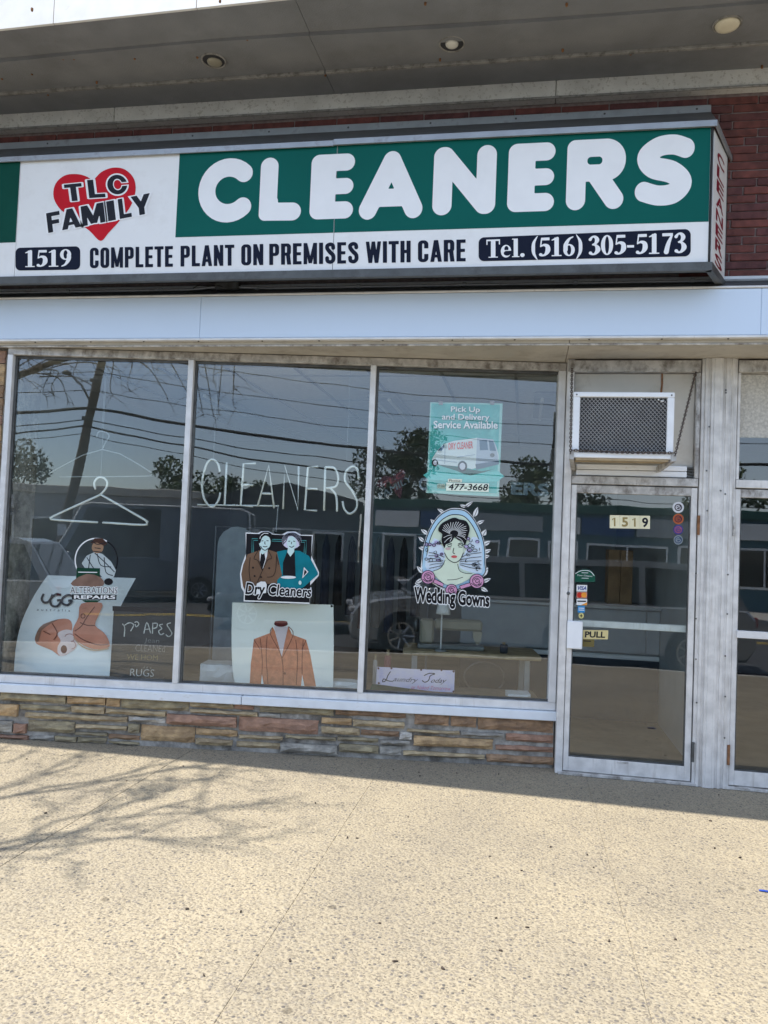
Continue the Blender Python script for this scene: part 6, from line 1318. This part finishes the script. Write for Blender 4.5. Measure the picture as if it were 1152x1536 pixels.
def leafy(x, y, h, R, lab, m):
    t = thing('tree', (x, y, -.5), lab, 'tree', 'trees behind the shops opposite'); tr = MB(); base = Vector((x, y, -.5)); fork = Vector((x, y, h*.45))
    limb(tr, base, fork, .25, .16); cr = MB()
    for i in range(13):
        a = random.uniform(0, 2*pi); rr = R*random.uniform(.2, .85); c = Vector((x+rr*cos(a), y+rr*sin(a), h*random.uniform(.55, .98)-.3*rr)); limb(tr, fork, c, .09, .02, 4); leaf_quads(cr, c, R*random.uniform(.28, .45), 300, .13)
    obj('trunk', tr, bark, t, True); obj('crown', cr, m, t, recalc=False)
leafy(2.3, -34, 7.6, 2.4, 'dark leafy tree rising behind the teal shops, mirrored', leafm[0])
leafy(-8.9, -35, 5.6, 2.6, 'low round tree above the grey shop block, mirrored', leafm[1])
leafy(-5.5, -36, 5.0, 2.0, 'small bushy tree by the gabled house, mirrored', leafm[0])
leafy(9.5, -36, 6.6, 2.8, 'broad tree behind the right end of the teal shops, mirrored', leafm[1])
leafy(-18, -36, 6.4, 3.0, 'broad tree far left behind the grey shop block', leafm[0])
# the budding street tree near the kerb, whose shadow falls on the pavement
t = thing('street_tree', (-7.8, -5.2, -.12), 'bare budding street tree with drooping twigs, shading the pavement at left', 'tree')
tw = MB(); bud = MB(); base = Vector((-7.8, -5.2, -.12)); rt = random.Random(21); random.seed(21)
fork = Vector((-7.6, -5.0, 3.1)); limb(tw, base, fork, .17, .12)
def in_view(p_, mg=60):
    d_ = p_-CAM; z_ = d_.dot(fwd)
    if z_ < .1: return False
    return -mg < PW/2+F_PX*d_.dot(cx)/z_ < PW+mg and -mg < PH/2-F_PX*d_.dot(cy)/z_ < PH+mg
def grow(p0, dirv, L, r, lvl):
    p1 = p0+dirv*L
    if p1.x > -3.4 or (p1.y < -4.2 and p1.x > -6.6) or p1.y > -1.0 or p1.z < (3.35 if lvl < 2 else 4.5) or p1.z > 8.2 or in_view(p1): return
    pts = limb(tw, p0, p1, r, r*.55, 5, .05)
    if lvl == 0:
        for q in pts[1:]:
            if q.z > 4.4: leaf_quads(bud, q, .10, 3, .024)
        return
    for k_ in range(4 if lvl > 1 else 4):
        q = pts[random.randint(2, 5)]; nd = (dirv+Vector((random.uniform(-.75, .75), random.uniform(-.75, .75), random.uniform(-.55, .40)))).normalized()
        if lvl <= 2: nd = (nd+Vector((0, 0, -.22))).normalized()
        grow(q, nd, L*random.uniform(.55, .8), r*.55, lvl-1)
for dv, L in (((.85, .35, .75), 2.2), ((.9, .05, .62), 2.4), ((.7, .75, .75), 2.2), ((.3, .3, .9), 2.0), ((-.5, -.2, .8), 2.0), ((.35, .9, .7), 2.2), ((.8, .5, .95), 2.4)):
    grow(fork, Vector(dv).normalized(), L, .07, 4)
la = limb(tw, fork, Vector((-3.4, -5.0, 4.75)), .06, .02, 9, .02)
for k_ in range(30):     # drooping twigs along the lowest limb
    q = la[random.randint(3, 9)]+Vector((random.uniform(-.2, .3), random.uniform(-.3, .3), 0)); e_ = Vector((q.x+random.uniform(.1, .9), q.y+random.uniform(-.3, .3), random.uniform(3.25, 4.2)))
    c_ = spline([tuple(q), tuple(q*.6+e_*.4+Vector((.12, 0, .12))), tuple(e_+Vector((-.05, 0, .12))), tuple(e_)], 4); tw.tube([Vector(v) for v in c_], [.010-.007*i_/(len(c_)-1) for i_ in range(len(c_))], 4)
    for _ in range(5):
        b_ = Vector(c_[random.randint(3, len(c_)-1)]); g2 = b_+Vector((random.uniform(-.25, .35), random.uniform(-.15, .15), random.uniform(-.3, .1))); tw.tube([b_, (b_+g2)/2+Vector((0, 0, .03)), g2], [.0045, .0035, .002], 3)
obj('trunk', tw, bark, t, True); obj('crown', bud, mat('bud', (.09, .10, .035), .7, var=.3), t, recalc=False)
for o in bpy.data.objects:
    if o.name.split('.')[0] in ('leaf_lines', 'flower_lines'): o['kind'] = 'stuff'
